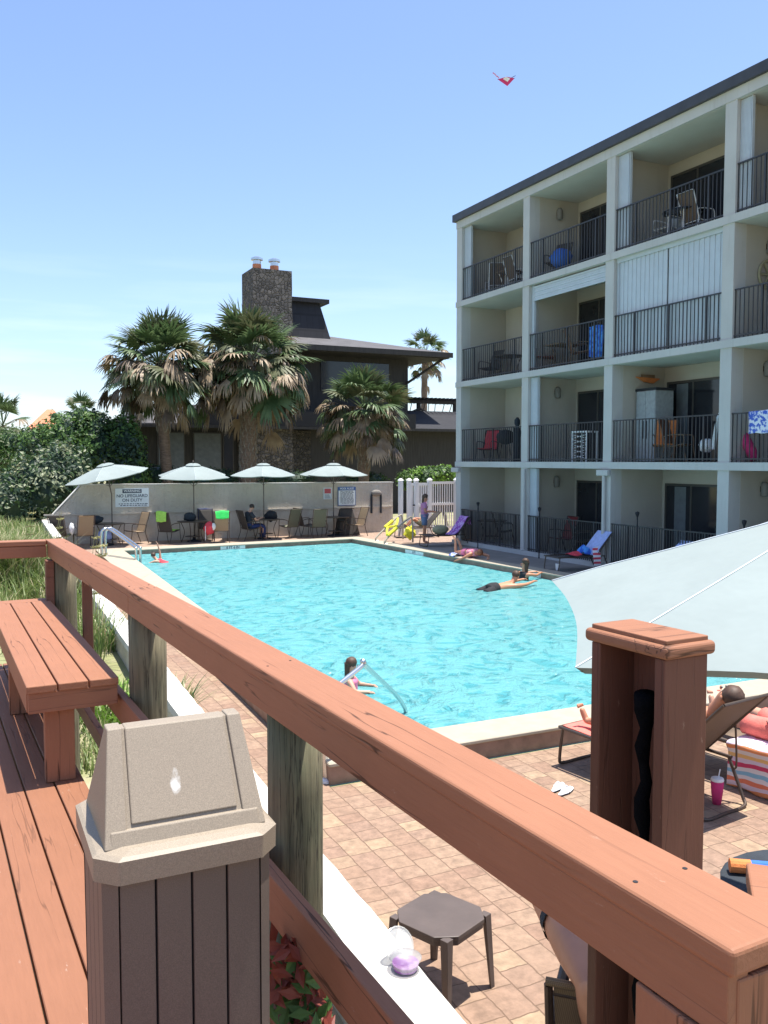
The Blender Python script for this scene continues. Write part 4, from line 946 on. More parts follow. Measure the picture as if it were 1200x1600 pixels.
bush('understory_shrub','dark low shrubs against the house between the palm trunks','shrub',
 [(P3(250,745,36.5),(50*s,.8,22*s)),(P3(330,750,36.2),(60*s,.8,22*s)),(P3(450,750,36.2),(60*s,.8,20*s)),(P3(570,750,36.2),(50*s,.8,18*s))],6000,.15,['leafblue','leaf','leafblue'],(.1,.5),asp=.35,clump=2,core=.75,stems=4)
# palms
def fan(mb,base,d,pet,bl,mi,droop,nseg=26,spread=200,curl=.25):
    """a fan (costapalmate) leaf: petiole from base along d, then radiating segments"""
    d=d.normalized(); dn=Vector((0,0,-1))
    tip=base+d*pet+dn*pet*droop*.35
    ax=(d+dn*droop*.7).normalized()
    side=ax.cross(Vector((0,0,1))); side=side.normalized() if side.length>.05 else Vector((1,0,0))
    roll=random.uniform(-.5,.5); nn=side.cross(ax).normalized(); side=(side*math.cos(roll)+nn*math.sin(roll)).normalized()
    mb.tube([base,base+d*pet*.5+dn*pet*droop*.1,tip],[.022,.016,.012],4,mi)
    for k in range(nseg):
        a=R(spread)*(k/(nseg-1)-.5); l=bl*(.72+.28*math.cos(a*.9))*random.uniform(.88,1.08)
        sd=(ax*math.cos(a)+side*math.sin(a)).normalized(); w_=bl*.05
        pr_=sd.cross(side.cross(ax)).normalized(); b=len(mb.v); q=tip
        dd=sd.copy()
        for j,f in enumerate((0,.35,.7,1.0)):
            if j: 
                st=(f-(0,.35,.7,1.0)[j-1])*l; dd=(dd+dn*(droop*.55+curl)*(.35+j*.32)+Vector((random.gauss(0,.07),random.gauss(0,.07),0))).normalized(); q=q+dd*st
            ww=w_*(.35,1,.7,.08)[j]*(1 if j else .3); mb.v+= [q-pr_*ww,q+pr_*ww]
        for j in range(3): p=b+2*j; mb.f.append([p,p+1,p+3,p+2]); mb.m.append(mi)
def palm(label,pxb,crown_px,Y,Rc,rt,boots,green=24,dead=34,name='sabal_palm',zb=.1,size=1.0,lean=0):
    B=Vector((atY(pxb,719,Y).x,Y,zb)); Cc=atY(crown_px[0],crown_px[1],Y)
    t=thing(name,B,label,'palm tree',0,'palms behind the beige wall')
    g=MB(); n_=26; pts=[B.lerp(Cc,k/n_)+Vector((lean*math.sin(math.pi*k/n_),0,0)) for k in range(n_+1)]
    rr=[rt*(1.12-.18*math.sin(k*2.1)*.3)*(1.0+.15*max(0,1-k/5))*(1 if not boots or k/n_<boots[0] else 1.15) for k in range(n_+1)]
    g.tube(pts,rr,14); tr=g.build('trunk',M['bark'],t,smooth=True)
    if boots:
        g=MB(); Ltr=(Cc-B).length; k=0; z=boots[0]*Ltr
        while z<Ltr*.99:
            p=B.lerp(Cc,z/Ltr); a=k*2.39996
            out=Vector((math.cos(a),math.sin(a),0)); sd=Vector((-out.y,out.x,0)); 
            grow=1+1.1*max(0,(z/Ltr-.8)/.2)
            for s_ in (-1,1):   # the two arms of a split boot
                q0=p+out*rt*1.0+sd*s_*.02+Vector((0,0,-.12)); q1=p+out*(rt*1.25*grow)+sd*s_*.13*grow+Vector((0,0,.17*grow))
                g.tube([q0,(q0+q1)/2+out*.03,q1],[.038,.032,.016],4,0,True,.5)
            z+=.032 ; k+=1
        g.build('leaf_boots',M['boot'],t)
    g=MB()
    for k in range(dead):   # dry leaves sticking out and hanging in disorder
        a=k*2.39996+random.uniform(-.6,.6); e=random.triangular(-70,50,-8); d=Vector((math.cos(a)*math.cos(R(e)),math.sin(a)*math.cos(R(e)),math.sin(R(e))))
        fan(g,Cc+Vector((random.uniform(-.15,.15),random.uniform(-.15,.15),random.uniform(-.35,.25))),d,Rc*random.uniform(.30,.68),Rc*random.uniform(.22,.36),random.choice((2,2,2,3,1,0,2)),random.uniform(.1,.75),15,random.uniform(110,200),random.uniform(.15,.6))
    for k in range(green):
        f=k/green; a=k*2.39996+random.uniform(-.2,.2); e=-38+120*f**.8+random.uniform(-12,12); d=Vector((math.cos(a)*math.cos(R(e)),math.sin(a)*math.cos(R(e)),math.sin(R(e))))
        q=1-.2*f
        fan(g,Cc+Vector((0,0,.1+.2*f)),d,Rc*random.uniform(.36,.60)*q,Rc*random.uniform(.32,.46)*q,0 if random.random()<.62 else 1,random.uniform(.0,.35)*(1.2-f),26,random.uniform(150,220),random.uniform(.05,.25))
    g.build('crown',[M['frond'],M['frond2'],M['frondtan'],M['frondbrown']],t)
    return t
palm('palm tree left of the three by the house, its bark smooth below and booted above',266,(248,577),36.0,3.0,.20,(.62,),66,125)
palm('tallest middle palm tree with criss cross leaf boots all down its trunk, before the chimney',383,(392,573),36.0,3.35,.27,(.05,),82,145)
palm('shorter palm tree with a wide dry skirt, right of the middle palm',567,(570,648),35.5,2.7,.21,(.5,),56,140)
palm('distant palm tree seen under the eave right of the house roof',660,(664,560),56,2.6,.2,None,22,26)
palm('low bushy palm at the far left edge, behind the shrubs',8,(5,672),44,2.2,.2,None,18,8)
palm('low dark palm top sticking out over the dark green tree',128,(128,662),41,1.5,.2,None,16,2)
# dune grass
random.seed(5)
def blade(g,x,y,z,h,lean,az,w_,mi):
    d=Vector((math.cos(az),math.sin(az),0)); sd=Vector((-d.y,d.x,0))*w_; b=len(g.v); p=Vector((x,y,z))
    for j,f in enumerate((0,.4,.75,1.0)):
        q=p+Vector((0,0,h*(f-.25*lean*f*f)))+d*h*lean*f*f; ww=(1,.9,.6,.06)[j]; g.v+= [q-sd*ww,q+sd*ww]
    for j in range(3): a=b+2*j; g.f.append([a,a+1,a+3,a+2]); g.m.append(mi)
g=MB(); n_=0
while n_<26000:
    y=random.uniform(7.2,30); x=random.uniform(-.35*y*.35-1,wallR(y)-.35)
    if random.random()<.30 and noise.noise(Vector((x*.9,y*.6,3)))<0: continue
    if y<12 and random.random()<.3: continue
    if noise.noise(Vector((x*1.4,y*.8,3)))+.35<random.random()*.75: continue
    if y<13 and x>wallR(y)-.75: continue
    far=y/30; h=random.uniform(.18,.55)*(.55 if y<13 else 1)*(1+.5*max(0,noise.noise(Vector((x*.5,y*.4,1)))))
    for q in range(1): blade(g,x,y,dune_h(x,y)-.02,h,random.uniform(.1,.9),random.uniform(0,6.28),random.uniform(.003,.006)+.006*far,0 if random.random()<.86 else 1)
    n_+=1
# tall tuft at the left
for k in range(2600):
    a=random.uniform(0,6.28); r_=abs(random.gauss(0,.4)); c=Vector((.75,17.5,0)) if k%2 else Vector((.1,17.0,0)); x=c.x+r_*math.cos(a); y=c.y+r_*math.sin(a)
    blade(g,x,y,dune_h(x,y)-.02,random.uniform(.8,1.25),random.uniform(.25,.9),a+random.gauss(0,.6),.007,0 if random.random()<.7 else 1)
o=g.build('dune_grass',[M['grass'],M['grassdry']]); tag(o,'long green and straw coloured dune grass left of the low white wall','grass',kind='stuff')
# small plants in the strip between boardwalk and wall
def tuft(label,x,y,n_,h,spr,mats,wd=.006,name='grass_tuft'):
    t=thing(name,(x,y,.3),label,'plant'); g=MB()
    for k in range(n_):
        a=random.uniform(0,6.28); r_=spr*random.random()**.5; px=x+r_*math.cos(a)*.9;py=y+r_*math.sin(a)*1.5
        blade(g,px,py,dune_h(px,py)-.03,h*random.uniform(.5,1.1),random.uniform(.2,1.0),a+random.gauss(0,.8),wd,random.randrange(len(mats)))
    g.build('blades',[M[m] for m in mats],t); return t
a=atz(150,1120,.35); tuft('bright green leafy tuft in the sand beneath the near end of the bench',a.x,a.y,700,.26,.5,['leafbright','leafbright','grass'],.012)
a=atz(160,1010,.35); tuft('long grey green grass arching against the low white wall behind the thin baluster',a.x+.0,a.y-.6,160,.6,.2,['grass','grassdry','leaf2'],.008)
a=atz(275,1120,.4); tuft('small dry grass tuft at the wall foot right of the second piling',a.x-.02,a.y,220,.45,.18,['grassdry','leaf','grass'],.008)
def oats(label,px,Y,ztop):
    p=atY(px,ztop,Y); x=p.x; zb=dune_h(x,Y); h=p.z-zb
    t=thing('sea_oats',(x,Y,zb),label,'plant',0,'sea oats along the low wall')
    for q in range(2):
        dx=random.uniform(-.12,.12); st=smoothpts([(x+dx,Y,zb),(x+dx*1.2+.03,Y,zb+h*.6),(x+dx+.1,Y-.04,zb+h)]); MB().tube(st,[.006-.004*i/(len(st)-1) for i in range(len(st))],4).build('stalk',M['oat'],t)
        g=MB()
        for k in range(220):
            f=.5+.45*random.random(); c=Vector(st[int(f*(len(st)-1))]); dr=Vector((random.gauss(.3,.5),random.gauss(0,.4),-.7)).normalized()
            g.hull([c+Vector((0,0,.006)),c+Vector((.006,0,0)),c-Vector((0,0,.006))],[c+dr*.07+Vector((.012,0,.01)),c+dr*.075+Vector((.022,0,-.008)),c+dr*.09]) if False else leafquad(g,c+dr*.06*(1.6-f),Vector((random.gauss(0,1),random.gauss(0,1),random.gauss(0,1))),.034,.4,0,random.uniform(0,6))
        g.build('seed_head',M['oat'],t)
    g=MB()
    for k in range(34): blade(g,x+random.uniform(-.1,.1),Y+random.uniform(-.1,.1),zb,h*random.uniform(.35,.85),random.uniform(.3,1),random.uniform(0,6.28),.007,0)
    g.build('leaves',M['grass'],t)
random.seed(8)
oats('taller sea oats plume against the beige wall left of the tan chair back',92,13.5,798); oats('sea oats plume in front of the tan chair back, right of the rail corner',132,11.5,826); oats('thin sea oats plume rising above the left dune grass',48,17,792); oats('sea oats plume at the right, beside the pool handrail',146,11.0,838)
# creeper at the foot of the near piling
t=thing('creeper',(1.15,2.7,.3),'red and green leafed creeper climbing by the near round post','plant'); g=MB(); random.seed(9)
def sprig(c,n_,sz,mi):
    for k in range(n_):
        a=2*math.pi*k/n_+random.uniform(-.3,.3); d=Vector((math.cos(a),math.sin(a)*.6,random.uniform(-.6,.3))).normalized()
        leafquad(g,c+d*sz*.5,Vector((random.gauss(0,.5),-1,random.gauss(.6,.5))),sz,.42,mi,random.uniform(0,6))
for k in range(150):
    px=random.uniform(432,500); py=random.uniform(1470,1640); z=random.uniform(.45,1.0); d_=random.uniform(2.35,2.75); p=ray(px,py)*d_+Vector((0,0,H)); p.x=min(p.x,wallR(p.y)-.34)
    sprig(p,5,.07,0 if random.random()<.5 else 1)
for k in range(330):
    x=random.uniform(1.0,1.42); y=random.uniform(2.2,3.1); sprig(Vector((x,y,random.uniform(.35,.62))),5,.08,1 if random.random()<.75 else 2)
g.build('leaves',[M['leafred'],M['leaf2'],M['leafbright']],t)
g=MB()
for k in range(5): 
    x=1.05+.06*k; g.tube(smoothpts([(x,2.6+.05*k,.2),(x+.03,2.55,.6),(x-.05,2.5,1.05)]),.004,4)
g.build('stems',M['stem'],t)

# ================================================================== LOUNGERS, TOWELS, SMALL THINGS
def frame_from(o,ax,up=(0,0,1)):
    o=Vector(o); y=Vector(ax).normalized(); z=Vector(up); x=y.cross(z).normalized(); z=x.cross(y)
    return Matrix(((x.x,y.x,z.x,o.x),(x.y,y.y,z.y,o.y),(x.z,y.z,z.z,o.z),(0,0,0,1)))
def lounger(label,sm,foot,head_dir,back=48,h=.36,w=.64,group=None,leg='loop',ln=1.28,bl=.78):
    """foot = centre of the foot end on the ground, head_dir horizontal direction towards the head end"""
    Mx=frame_from(foot,head_dir); ang=math.atan2(head_dir[1],head_dir[0])-math.pi/2
    t=thing('sun_lounger',foot,label,'sun lounger',ang,group)   # local +Y to the head
    g=MB(); strip(g,[(0,h),(.4,h-.02),(.8,h-.03),(ln,h)],w-.05,.010); g.build('seat_sling',M[sm],t,world=False)
    b=R(back); tp=(ln+bl*math.cos(b),h+bl*math.sin(b))
    g=MB(); strip(g,[(ln,h+.005),(ln+.4*math.cos(b)-.02,h+.4*math.sin(b)+.0),tp],w-.05,.010); g.build('back_sling',M[sm],t,world=False)
    for s in (-1,1):
        x=s*w/2
        MB().tube([(x,0,h),(x,ln+.25,h)],.016,8).build('side_rail',M['bronze'],t,world=False)
        MB().tube([(x*.97,ln,h+.01),(x*.97,tp[0],tp[1])],.014,8).build('back_rail',M['bronze'],t,world=False)
        MB().tube(smoothpts([(x,ln+.22,h),(x*.98,ln+.30,h*.8),(x*.97,ln+.42*math.cos(b),h+.42*math.sin(b))]),.009,6).build('back_prop',M['bronze'],t,world=False)
    MB().tube([(-w/2*.97,tp[0],tp[1]),(w/2*.97,tp[0],tp[1])],.014,8).build('head_bar',M['bronze'],t,world=False)
    MB().tube([(-w/2,0,h),(w/2,0,h)],.016,8).build('foot_bar',M['bronze'],t,world=False)
    for y,lean in ((.05,-.06),(ln+.22,.20)):
        g=MB(); pts=smoothpts([(-w/2,y,h),(-w/2,y+lean*.7,.08),(-w/2+.06,y+lean,.016),(0,y+lean,.014),(w/2-.06,y+lean,.016),(w/2,y+lean*.7,.08),(w/2,y,h)],4); g.tube(pts,.015,8); g.build('leg',M['bronze'],t,world=False)
    return t,wm(t),tp,ln,h,w
def drape(name,label,cat,mat,W,grid,group=None,th=.012,rip=.012,cyc=5):
    """grid: rows of local points -> soft cloth with thickness, ripples"""
    rows=len(grid); out=[]
    fine=[]
    for r_ in grid: fine.append(smoothpts(r_,6))
    nx_=len(fine[0]); cols=[smoothpts([fine[j][i] for j in range(rows)],6) for i in range(nx_)]
    ny_=len(cols[0]); g=MB(); top=[]
    for i in range(nx_):
        for j in range(ny_):
            p=Vector(cols[i][j]); p=p+Vector((0,0,1))*rip*noise.noise(p*cyc+Vector((3,1,len(label)))); top.append(W@p)
    n_=len(top); bot=[p+Vector((.45,.45,-1))*th for p in top]; vs=top+bot; fs=[]
    for i in range(nx_-1):
        for j in range(ny_-1):
            a=i*ny_+j; q=(a,a+1,a+ny_+1,a+ny_); fs.append(q); fs.append(tuple(n_+k for k in q[::-1]))
    for i in range(nx_-1):
        for j in (0,ny_-1): a=i*ny_+j; fs.append((a,a+ny_,n_+a+ny_,n_+a))
    for j in range(ny_-1):
        for i in (0,nx_-1): a=i*ny_+j; fs.append((a,n_+a,n_+a+1,a+1))
    g.add(vs,fs); o=g.build(name,M[mat],None,smooth=True); return tag(o,label,cat,group)
# near lounger by the pool kerb with a sunbather
La,LW,tp,ln,hh,lw=lounger('near lounger with raised mesh back standing beside the shower post','sling_brown',(5.43,6.79,0),(.14,-.99,0),back=47,h=.38,w=.62,ln=1.20,bl=.86)
drape('towel','coral towel under the feet of the sunbather on the near lounger','towel','coral',LW,[[(-.28,.02,.40),(0,.02,.40),(.28,.02,.40)],[(-.28,.35,.385),(0,.35,.385),(.28,.35,.385)],[(-.27,.75,.38),(0,.75,.375),(.27,.75,.38)]])
# second lounger beyond, striped towel over its side
Lb,LW2,_,_,_,_=lounger('second lounger, right of the near one, under the striped towel','sling_brown',(6.42,6.45,0),(.14,-.99,0),back=20,h=.40,w=.66)
drape('striped_towel','white towel with coral, blue and magenta stripes hanging over the second lounger','towel','stripe',LW2,
  [[(.36,.75,.02),(.36,1.1,.02),(.38,1.45,.03),(.37,1.9,.02)],[(.345,.75,.30),(.36,1.1,.30),(.35,1.45,.28),(.36,1.9,.32)],[(.33,.75,.43),(.33,1.1,.435),(.33,1.45,.46),(.33,1.9,.62)],[(-.3,.75,.43),(-.3,1.1,.42),(-.3,1.45,.46),(-.3,1.9,.63)]],rip=.03,cyc=6)
# far loungers along the building
Lc,LW3,tpc,lnc,hc,wc=lounger('lounger with the purple patterned towel over its back, beside the standing woman in pink','sling_dark',(13.45,25.0,.15),(.99,-.06,0),back=52,ln=1.1,bl=.72,group='loungers on the shaded side walk')
drape('purple_towel','purple patterned towel draped over a raised lounger back','towel','purpletowel',LW3,[[(-.28,.85,hc+.01),(0,.85,hc+.01),(.28,.85,hc+.01)],[(-.28,lnc-.02,hc+.07),(0,lnc-.02,hc+.07),(.28,lnc-.02,hc+.07)],[(-.28,lnc+.22,hc+.36),(0,lnc+.22,hc+.36),(.28,lnc+.22,hc+.36)],[(-.28,tpc[0]-.04,tpc[1]+.03),(0,tpc[0]-.04,tpc[1]+.03),(.28,tpc[0]-.04,tpc[1]+.03)],[(-.28,tpc[0]+.06,tpc[1]-.25),(0,tpc[0]+.06,tpc[1]-.25),(.28,tpc[0]+.06,tpc[1]-.25)]])
Ld,LW4,tpd,lnd,hd,wd=lounger('lounger with the pale lilac towel, in front of the ground floor railing','sling_dark',(13.35,18.0,.15),(.99,-.06,0),back=50,ln=1.15,bl=.75,group='loungers on the shaded side walk')
drape('lilac_towel','pale lilac towel laid over the raised back of a lounger','towel','lilac',LW4,[[(-.30,lnd-.05,hd+.02),(0,lnd-.05,hd+.02),(.30,lnd-.05,hd+.02)],[(-.30,lnd+.3,hd+.42),(0,lnd+.3,hd+.42),(.30,lnd+.3,hd+.42)],[(-.30,tpd[0]-.01,tpd[1]+.03),(0,tpd[0]-.01,tpd[1]+.03),(.30,tpd[0]-.01,tpd[1]+.03)]])
drape('bag','crumpled blue beach bag with red and white stripes on the lounger with the lilac towel','bag','bluetowel',LW4,[[(-.3,.95,.38),(0,.95,.42),(.1,.95,.38)],[(-.3,1.08,.52),(0,1.08,.60),(.12,1.08,.42)],[(-.3,1.2,.40),(0,1.2,.48),(.1,1.2,.42)]],rip=.08)
drape('striped_cloth','red and white striped cloth at the hip of the lounger with the lilac towel','towel','flagtowel',LW4,[[(.36,1.05,.12),(.36,1.25,.12)],[(.34,1.03,.36),(.34,1.25,.40)],[(.2,1.1,.55),(.2,1.3,.62)]],rip=.02)
drape('cloth','small red and yellow cloth on the foot end of the lounger with the lilac towel','cloth','red',LW4,[[(-.2,.55,.38),(0,.55,.42),(.2,.55,.38)],[(-.2,.8,.40),(0,.8,.46),(.2,.8,.4)]],rip=.05)
Le,_,_,_,_,_=lounger('lounger whose pale top just shows above the near parasol','sling_dark',(13.5,15.2,.15),(.99,-.06,0),back=46,ln=1.1,bl=.72,group='loungers on the shaded side walk')
drape('white_towel','white towel on the lounger back just above the near parasol','towel','lilac',wm(Le),[[(-.3,1.08,.40),(.3,1.08,.40)],[(-.3,1.35,.67),(.3,1.35,.67)],[(-.3,1.62,.93),(.3,1.62,.93)]])
Lf,_,_,_,_,_=lounger('dark lounger with raised back on which the seated child leans, by the fence','sling_dark',tuple(atz(640,845,.15)+Vector((.2,1.4,0))),(.95,-.2,0),back=50,ln=1.1,bl=.72,group='loungers on the shaded side walk')
# towels on the wall chairs
def chairM(px,Y,rz): return Matrix.Translation((farx(px,Y),Y,ZF))@Matrix.Rotation(rz,4,'Z')
drape('lime_towel','lime green towel thrown over the chair left of the second parasol','towel','lime',chairM(264,29.7,R(135)),[[(-.2,.48,.78),(0,.48,.72),(.18,.48,.76)],[(-.2,.45,1.08),(0,.45,1.09),(.2,.45,1.08)],[(-.2,.30,.80),(0,.28,.80),(.2,.28,.78)],[(-.22,.15,.46),(0,.1,.45),(.2,.14,.45)],[(-.22,-.3,.47),(0,-.35,.46),(.2,-.32,.46)]],rip=.05)
drape('navy_towel','navy towel over the chair back behind the second parasol table','towel','navy',chairM(322,30.2,R(-10)),[[(-.27,.30,.62),(.27,.30,.60)],[(-.27,.38,.9),(.27,.38,.9)],[(-.27,.44,1.09),(.27,.44,1.09)],[(-.27,.50,.7),(.27,.50,.7)]],rip=.03)
drape('green_cloth','bright green cloth folded on top of the tan chair back','towel','green',chairM(345,29.3,R(170)),[[(-.22,.52,.86),(0,.53,.84),(.2,.52,.88)],[(-.23,.46,1.09),(0,.46,1.09),(.22,.46,1.09)],[(-.22,.36,.88),(0,.36,.88),(.2,.36,.88)]],rip=.05)
c=atY(327,824,29.1); g=MB(); g.ell((c.x,29.1,c.z-.03),(.19,.12,.22),0,8,jit=.3); o=g.build('red_bag',M['red'],None,smooth=True); tag(o,'red and white tote bag hanging beside the green draped chair','bag')
MB().ell((c.x+.13,29.04,c.z+.02),(.08,.06,.12),0,6,jit=.3).build('white_pocket',M['white'],o,smooth=True)
MB().tube([(c.x-.15,29.02,c.z+.05),(c.x-.16,29.0,c.z-.42)],.012,5).build('strap',M['white'],o)
def lump(name,label,cat,px,py,Y,r_,mat,jit=.4):
    c=atY(px,py,Y); o=MB().ell(c,r_,0,9,jit=jit).build(name,M[mat],None,smooth=True); return tag(o,label,cat)
lump('backpack','black backpack on the round table beside the person in dark clothes','bag',423,806,29.8,(.22,.15,.19),'black')
lump('bag','dark bag with a pale towel on the second parasol table','bag',297,808,29.8,(.20,.15,.16),'slate'); 
lump('cloth_bundle','crumpled dark clothing on the leftmost parasol table','clothes',150,812,29.8,(.22,.15,.13),'slate')
lump('cloth_bundle','small white cloth hanging at the far left dark chair','cloth',112,826,29.2,(.08,.08,.2),'white')
lump('cooler_bag','blue grey bag under the leftmost table','bag',164,838,29.9,(.25,.2,.25),'lilac',.2)
lump('dishes','cluster of dark cups and bottles on the rightmost parasol table','dishes',535,811,29.8,(.2,.12,.07),'slate',.6)
# rail handrails of the pool
def handrail(label,pts,r_=.024,mat='steel',base=None,two=None):
    t=thing('pool_handrail',tuple(pts[0]),label,'handrail')
    MB().tube(smoothpts(pts,6),r_,12).build('rail_tube',M[mat],t,smooth=True)
    MB().lathe([(.0,0),(.065,.0),(.06,.018),(.03,.03)],16,tuple(pts[0])).build('floor_flange',M['vinyl'],t)
    if two:
        MB().tube(smoothpts([Vector(p)+Vector(two) for p in pts],6),r_,12).build('rail_tube',M[mat],t,smooth=True)
        MB().lathe([(.0,0),(.065,.0),(.06,.018),(.03,.03)],16,tuple(Vector(pts[0])+Vector(two))).build('floor_flange',M['vinyl'],t)
    return t
b=atz(510,1221,0); e=atz(635,1117,.03); k1=Vector((b.x+.02,b.y+.05,.95)); 
q=atz(568,1036,.0); tpk=ray(568,1034); tpk=Vector((0,0,H))+tpk*(8.35/ tpk.dot(FW))
k0=ray(505,1092); k0=Vector((0,0,H))+k0*(7.75/k0.dot(FW))
handrail('bent steel handrail at the near pool corner, in front of the bathing child',[b,b+Vector((-.03,.0,.45)),k0+Vector((-.06,-.02,-.06)),k0+Vector((.05,.05,.02)),tpk+Vector((-.06,-.07,-.03)),tpk,tpk+Vector((.06,.05,-.07)),e+Vector((-.02,0,.08)),e+Vector((.02,.02,-.5))],.024)
b=atz(159,868,.2); tp_=b+Vector((.02,.0,.76)); e=atz(213,884,.02)
handrail('steel handrail at the far left corner of the pool',[b,b+Vector((0,0,.6)),tp_+Vector((.05,-.02,0)),tp_+Vector((.22,-.1,-.02)),Vector((e.x-.05,e.y,.55)),Vector((e.x,e.y,.45)),e+Vector((0,0,-.3))],.035,two=(.12,.03,0))
t=handrail('cream handrails wrapped in yellow foam at the far right pool corner',[atz(603,850,.2),atz(603,850,.2)+Vector((.02,.02,.15)),atz(644,847,.2)+Vector((-.15,0,.80)),atz(644,847,.2)+Vector((0,0,.70)),atz(645,847,.2)],.03,'coping',two=tuple(atz(589,845,.2)-atz(603,850,.2)))
a=atz(603,850,.2)+Vector((.1,.05,.28)); b=atz(644,847,.2)+Vector((-.25,0,.74)); tw=atz(589,845,.2)-atz(603,850,.2)
MB().tube([a,a.lerp(b,.5)],.06,10).build('foam_sleeve',M['yellow'],t); MB().tube([a.lerp(b,.35)+tw,a.lerp(b,.8)+tw],.06,10).build('foam_sleeve',M['yellow'],t)
MB().tube(smoothpts([a+tw*.1,a.lerp(b,.3)+tw*.6+Vector((0,0,.05)),a.lerp(b,.6)+tw*.3,b+tw*.8]),.04,8).build('foam_noodle',M['yellow'],t)
g=MB().ell(atz(641,846,.2)+Vector((0,0,.3)),(.22,.12,.22),0,7,jit=.5).build('foam_noodle',M['yellow'],t)
# depth marks on the pool band
def marker(body,px,py,a,b,lab,size=.10,w_=.9):
    """tile on the inner face between corner points a and b"""
    d=(b-a).normalized(); nrm=Vector((d.y,-d.x)); 
    if nrm.dot(Vector((8.4,17.5))-a)<0: nrm=-nrm
    r=ray(px,py); # intersection with vertical plane
    n3=Vector((nrm.x,nrm.y,0)); p0=Vector((a.x,a.y,0))+n3*.006; tt=(p0-Vector((0,0,H))).dot(n3)/r.dot(n3); p=Vector((0,0,H))+r*tt; p.z=.105
    xx=Vector((0,0,1)).cross(n3); Mf=Matrix(((xx.x,0,n3.x,p.x),(xx.y,0,n3.y,p.y),(0,1,0,p.z),(0,0,0,1)))
    o=MB().box((-w_/2,-.053,-.004),(w_/2,.053,.0),M=Mf).build('depth_marker',M['markwhite'],None); tag(o,lab,'sign'); WM[o.name]=Matrix.Identity(4)
    textobj('lettering',body,o,Mf@Matrix.Translation((0,0,.002)),size,M['ink'],.002)
marker('8 FT 6 IN',364,852,FL,FR,'white depth marker reading 8 FT 6 IN on the far band of the pool',.115,.85)
marker('8 FT',647,861,FR,NR,'white depth marker on the right band near the far corner of the pool',.10,1.1)
marker('5 FT',829,896,FR,NR,'white depth marker on the right band beside the two bathers',.10,.8)
# flip flops
for k,(px,py,az,lb) in enumerate(((872,1233,-60,'left flip flop of the white pair on the pavers'),(884,1239,-75,'right flip flop of the white pair on the pavers'))):
    c=atz(px,py,0); Wf=Matrix.Translation(c)@Matrix.Rotation(R(az+k*10),4,'Z'); t=thing('flip_flop',tuple(c),lb,'sandal',0,'white flip flops')
    g=MB(); poly=[(.04*math.sin(a)*(1 if math.cos(a)>-.2 else .8),.13*math.cos(a)) for a in [2*math.pi*i/18 for i in range(18)]]
    g.prism(poly,.0,.014,0,Wf); g.build('sole',M['black'],t); g=MB(); g.prism([(x*.95,y*.97) for x,y in poly],.0145,.02,0,Wf); g.build('footbed',M['white'],t)
    MB().tube([Wf@Vector(p) for p in ((-.038,-.01,.02),(-.02,.04,.05),(0,.075,.025),(.02,.04,.05),(.038,-.01,.02))],.009,6).build('strap',M['white'],t)
# pink tumbler under the lounger
c=atz(1120,1256,0); t=thing('tumbler',tuple(c),'pink tumbler standing beneath the near lounger','cup')
MB().lathe([(.035,0),(.048,.10),(.055,.20),(.05,.205)],18,tuple(c)).build('cup_body',M['magenta'],t,smooth=True)
MB().lathe([(.052,.2),(.056,.21),(.05,.228),(.03,.235)],18,tuple(c)).build('lid',M['vinyl'],t); MB().tube([c+Vector((.01,0,.22)),c+Vector((.03,0,.30))],.005,6).build('straw',M['white'],t)
# white paper cup on the coping
c=atz(871,891,.2); o=MB().lathe([(.04,0),(.055,.15),(.06,.155),(.06,.165)],14,tuple(c)).build('paper_cup',M['vinyl'],None,smooth=False); tag(o,'white paper cup on the right coping by the parasol corner','cup')
# stool
sc=Vector((2.33,4.12,0)); t=thing('resin_stool',tuple(sc),'dark brown square resin side table on the pavers beside the low wall','side table',R(-18+45))
Ws=Matrix.Translation(sc)@Matrix.Rotation(R(23),4,'Z')
g=MB(); s_=.205
poly=[]
for q_ in range(4):
    Mr=Matrix.Rotation(q_*math.pi/2,4,'Z')
    for p in ((-s_+.085,-s_-.008),(s_-.085,-s_-.008),(s_-.055,-s_+.02),(s_-.02,-s_+.055)): v=Mr@Vector((p[0],p[1],0)); poly.append((v.x,v.y))
g.prism(poly,.405,.43,0,Ws); g.prism([(x*.97,y*.97) for x,y in poly],.375,.404,0,Ws); g.build('tabletop',M['plastic_brown'],t,bevel=.004,seg=2)
for q_ in range(4):
    Mr=Ws@Matrix.Rotation(q_*math.pi/2,4,'Z'); A=[Mr@Vector(p) for p in ((s_-.055,-s_+.005,.425),(s_-.004,-s_+.003,.425),(s_-.003,-s_+.055,.425),(s_-.03,-s_+.05,.425),(s_-.05,-s_+.03,.425))]
    B=[Mr@Vector(p) for p in ((s_-.02,-s_-.012,0),(s_+.014,-s_-.014,0),(s_+.012,-s_+.02,0),(s_+.0,-s_+.014,0),(s_-.014,-s_+.0,0))]
    g=MB(); g.hull(B,A); g.build('leg',M['plastic_brown'],t,bevel=.002)
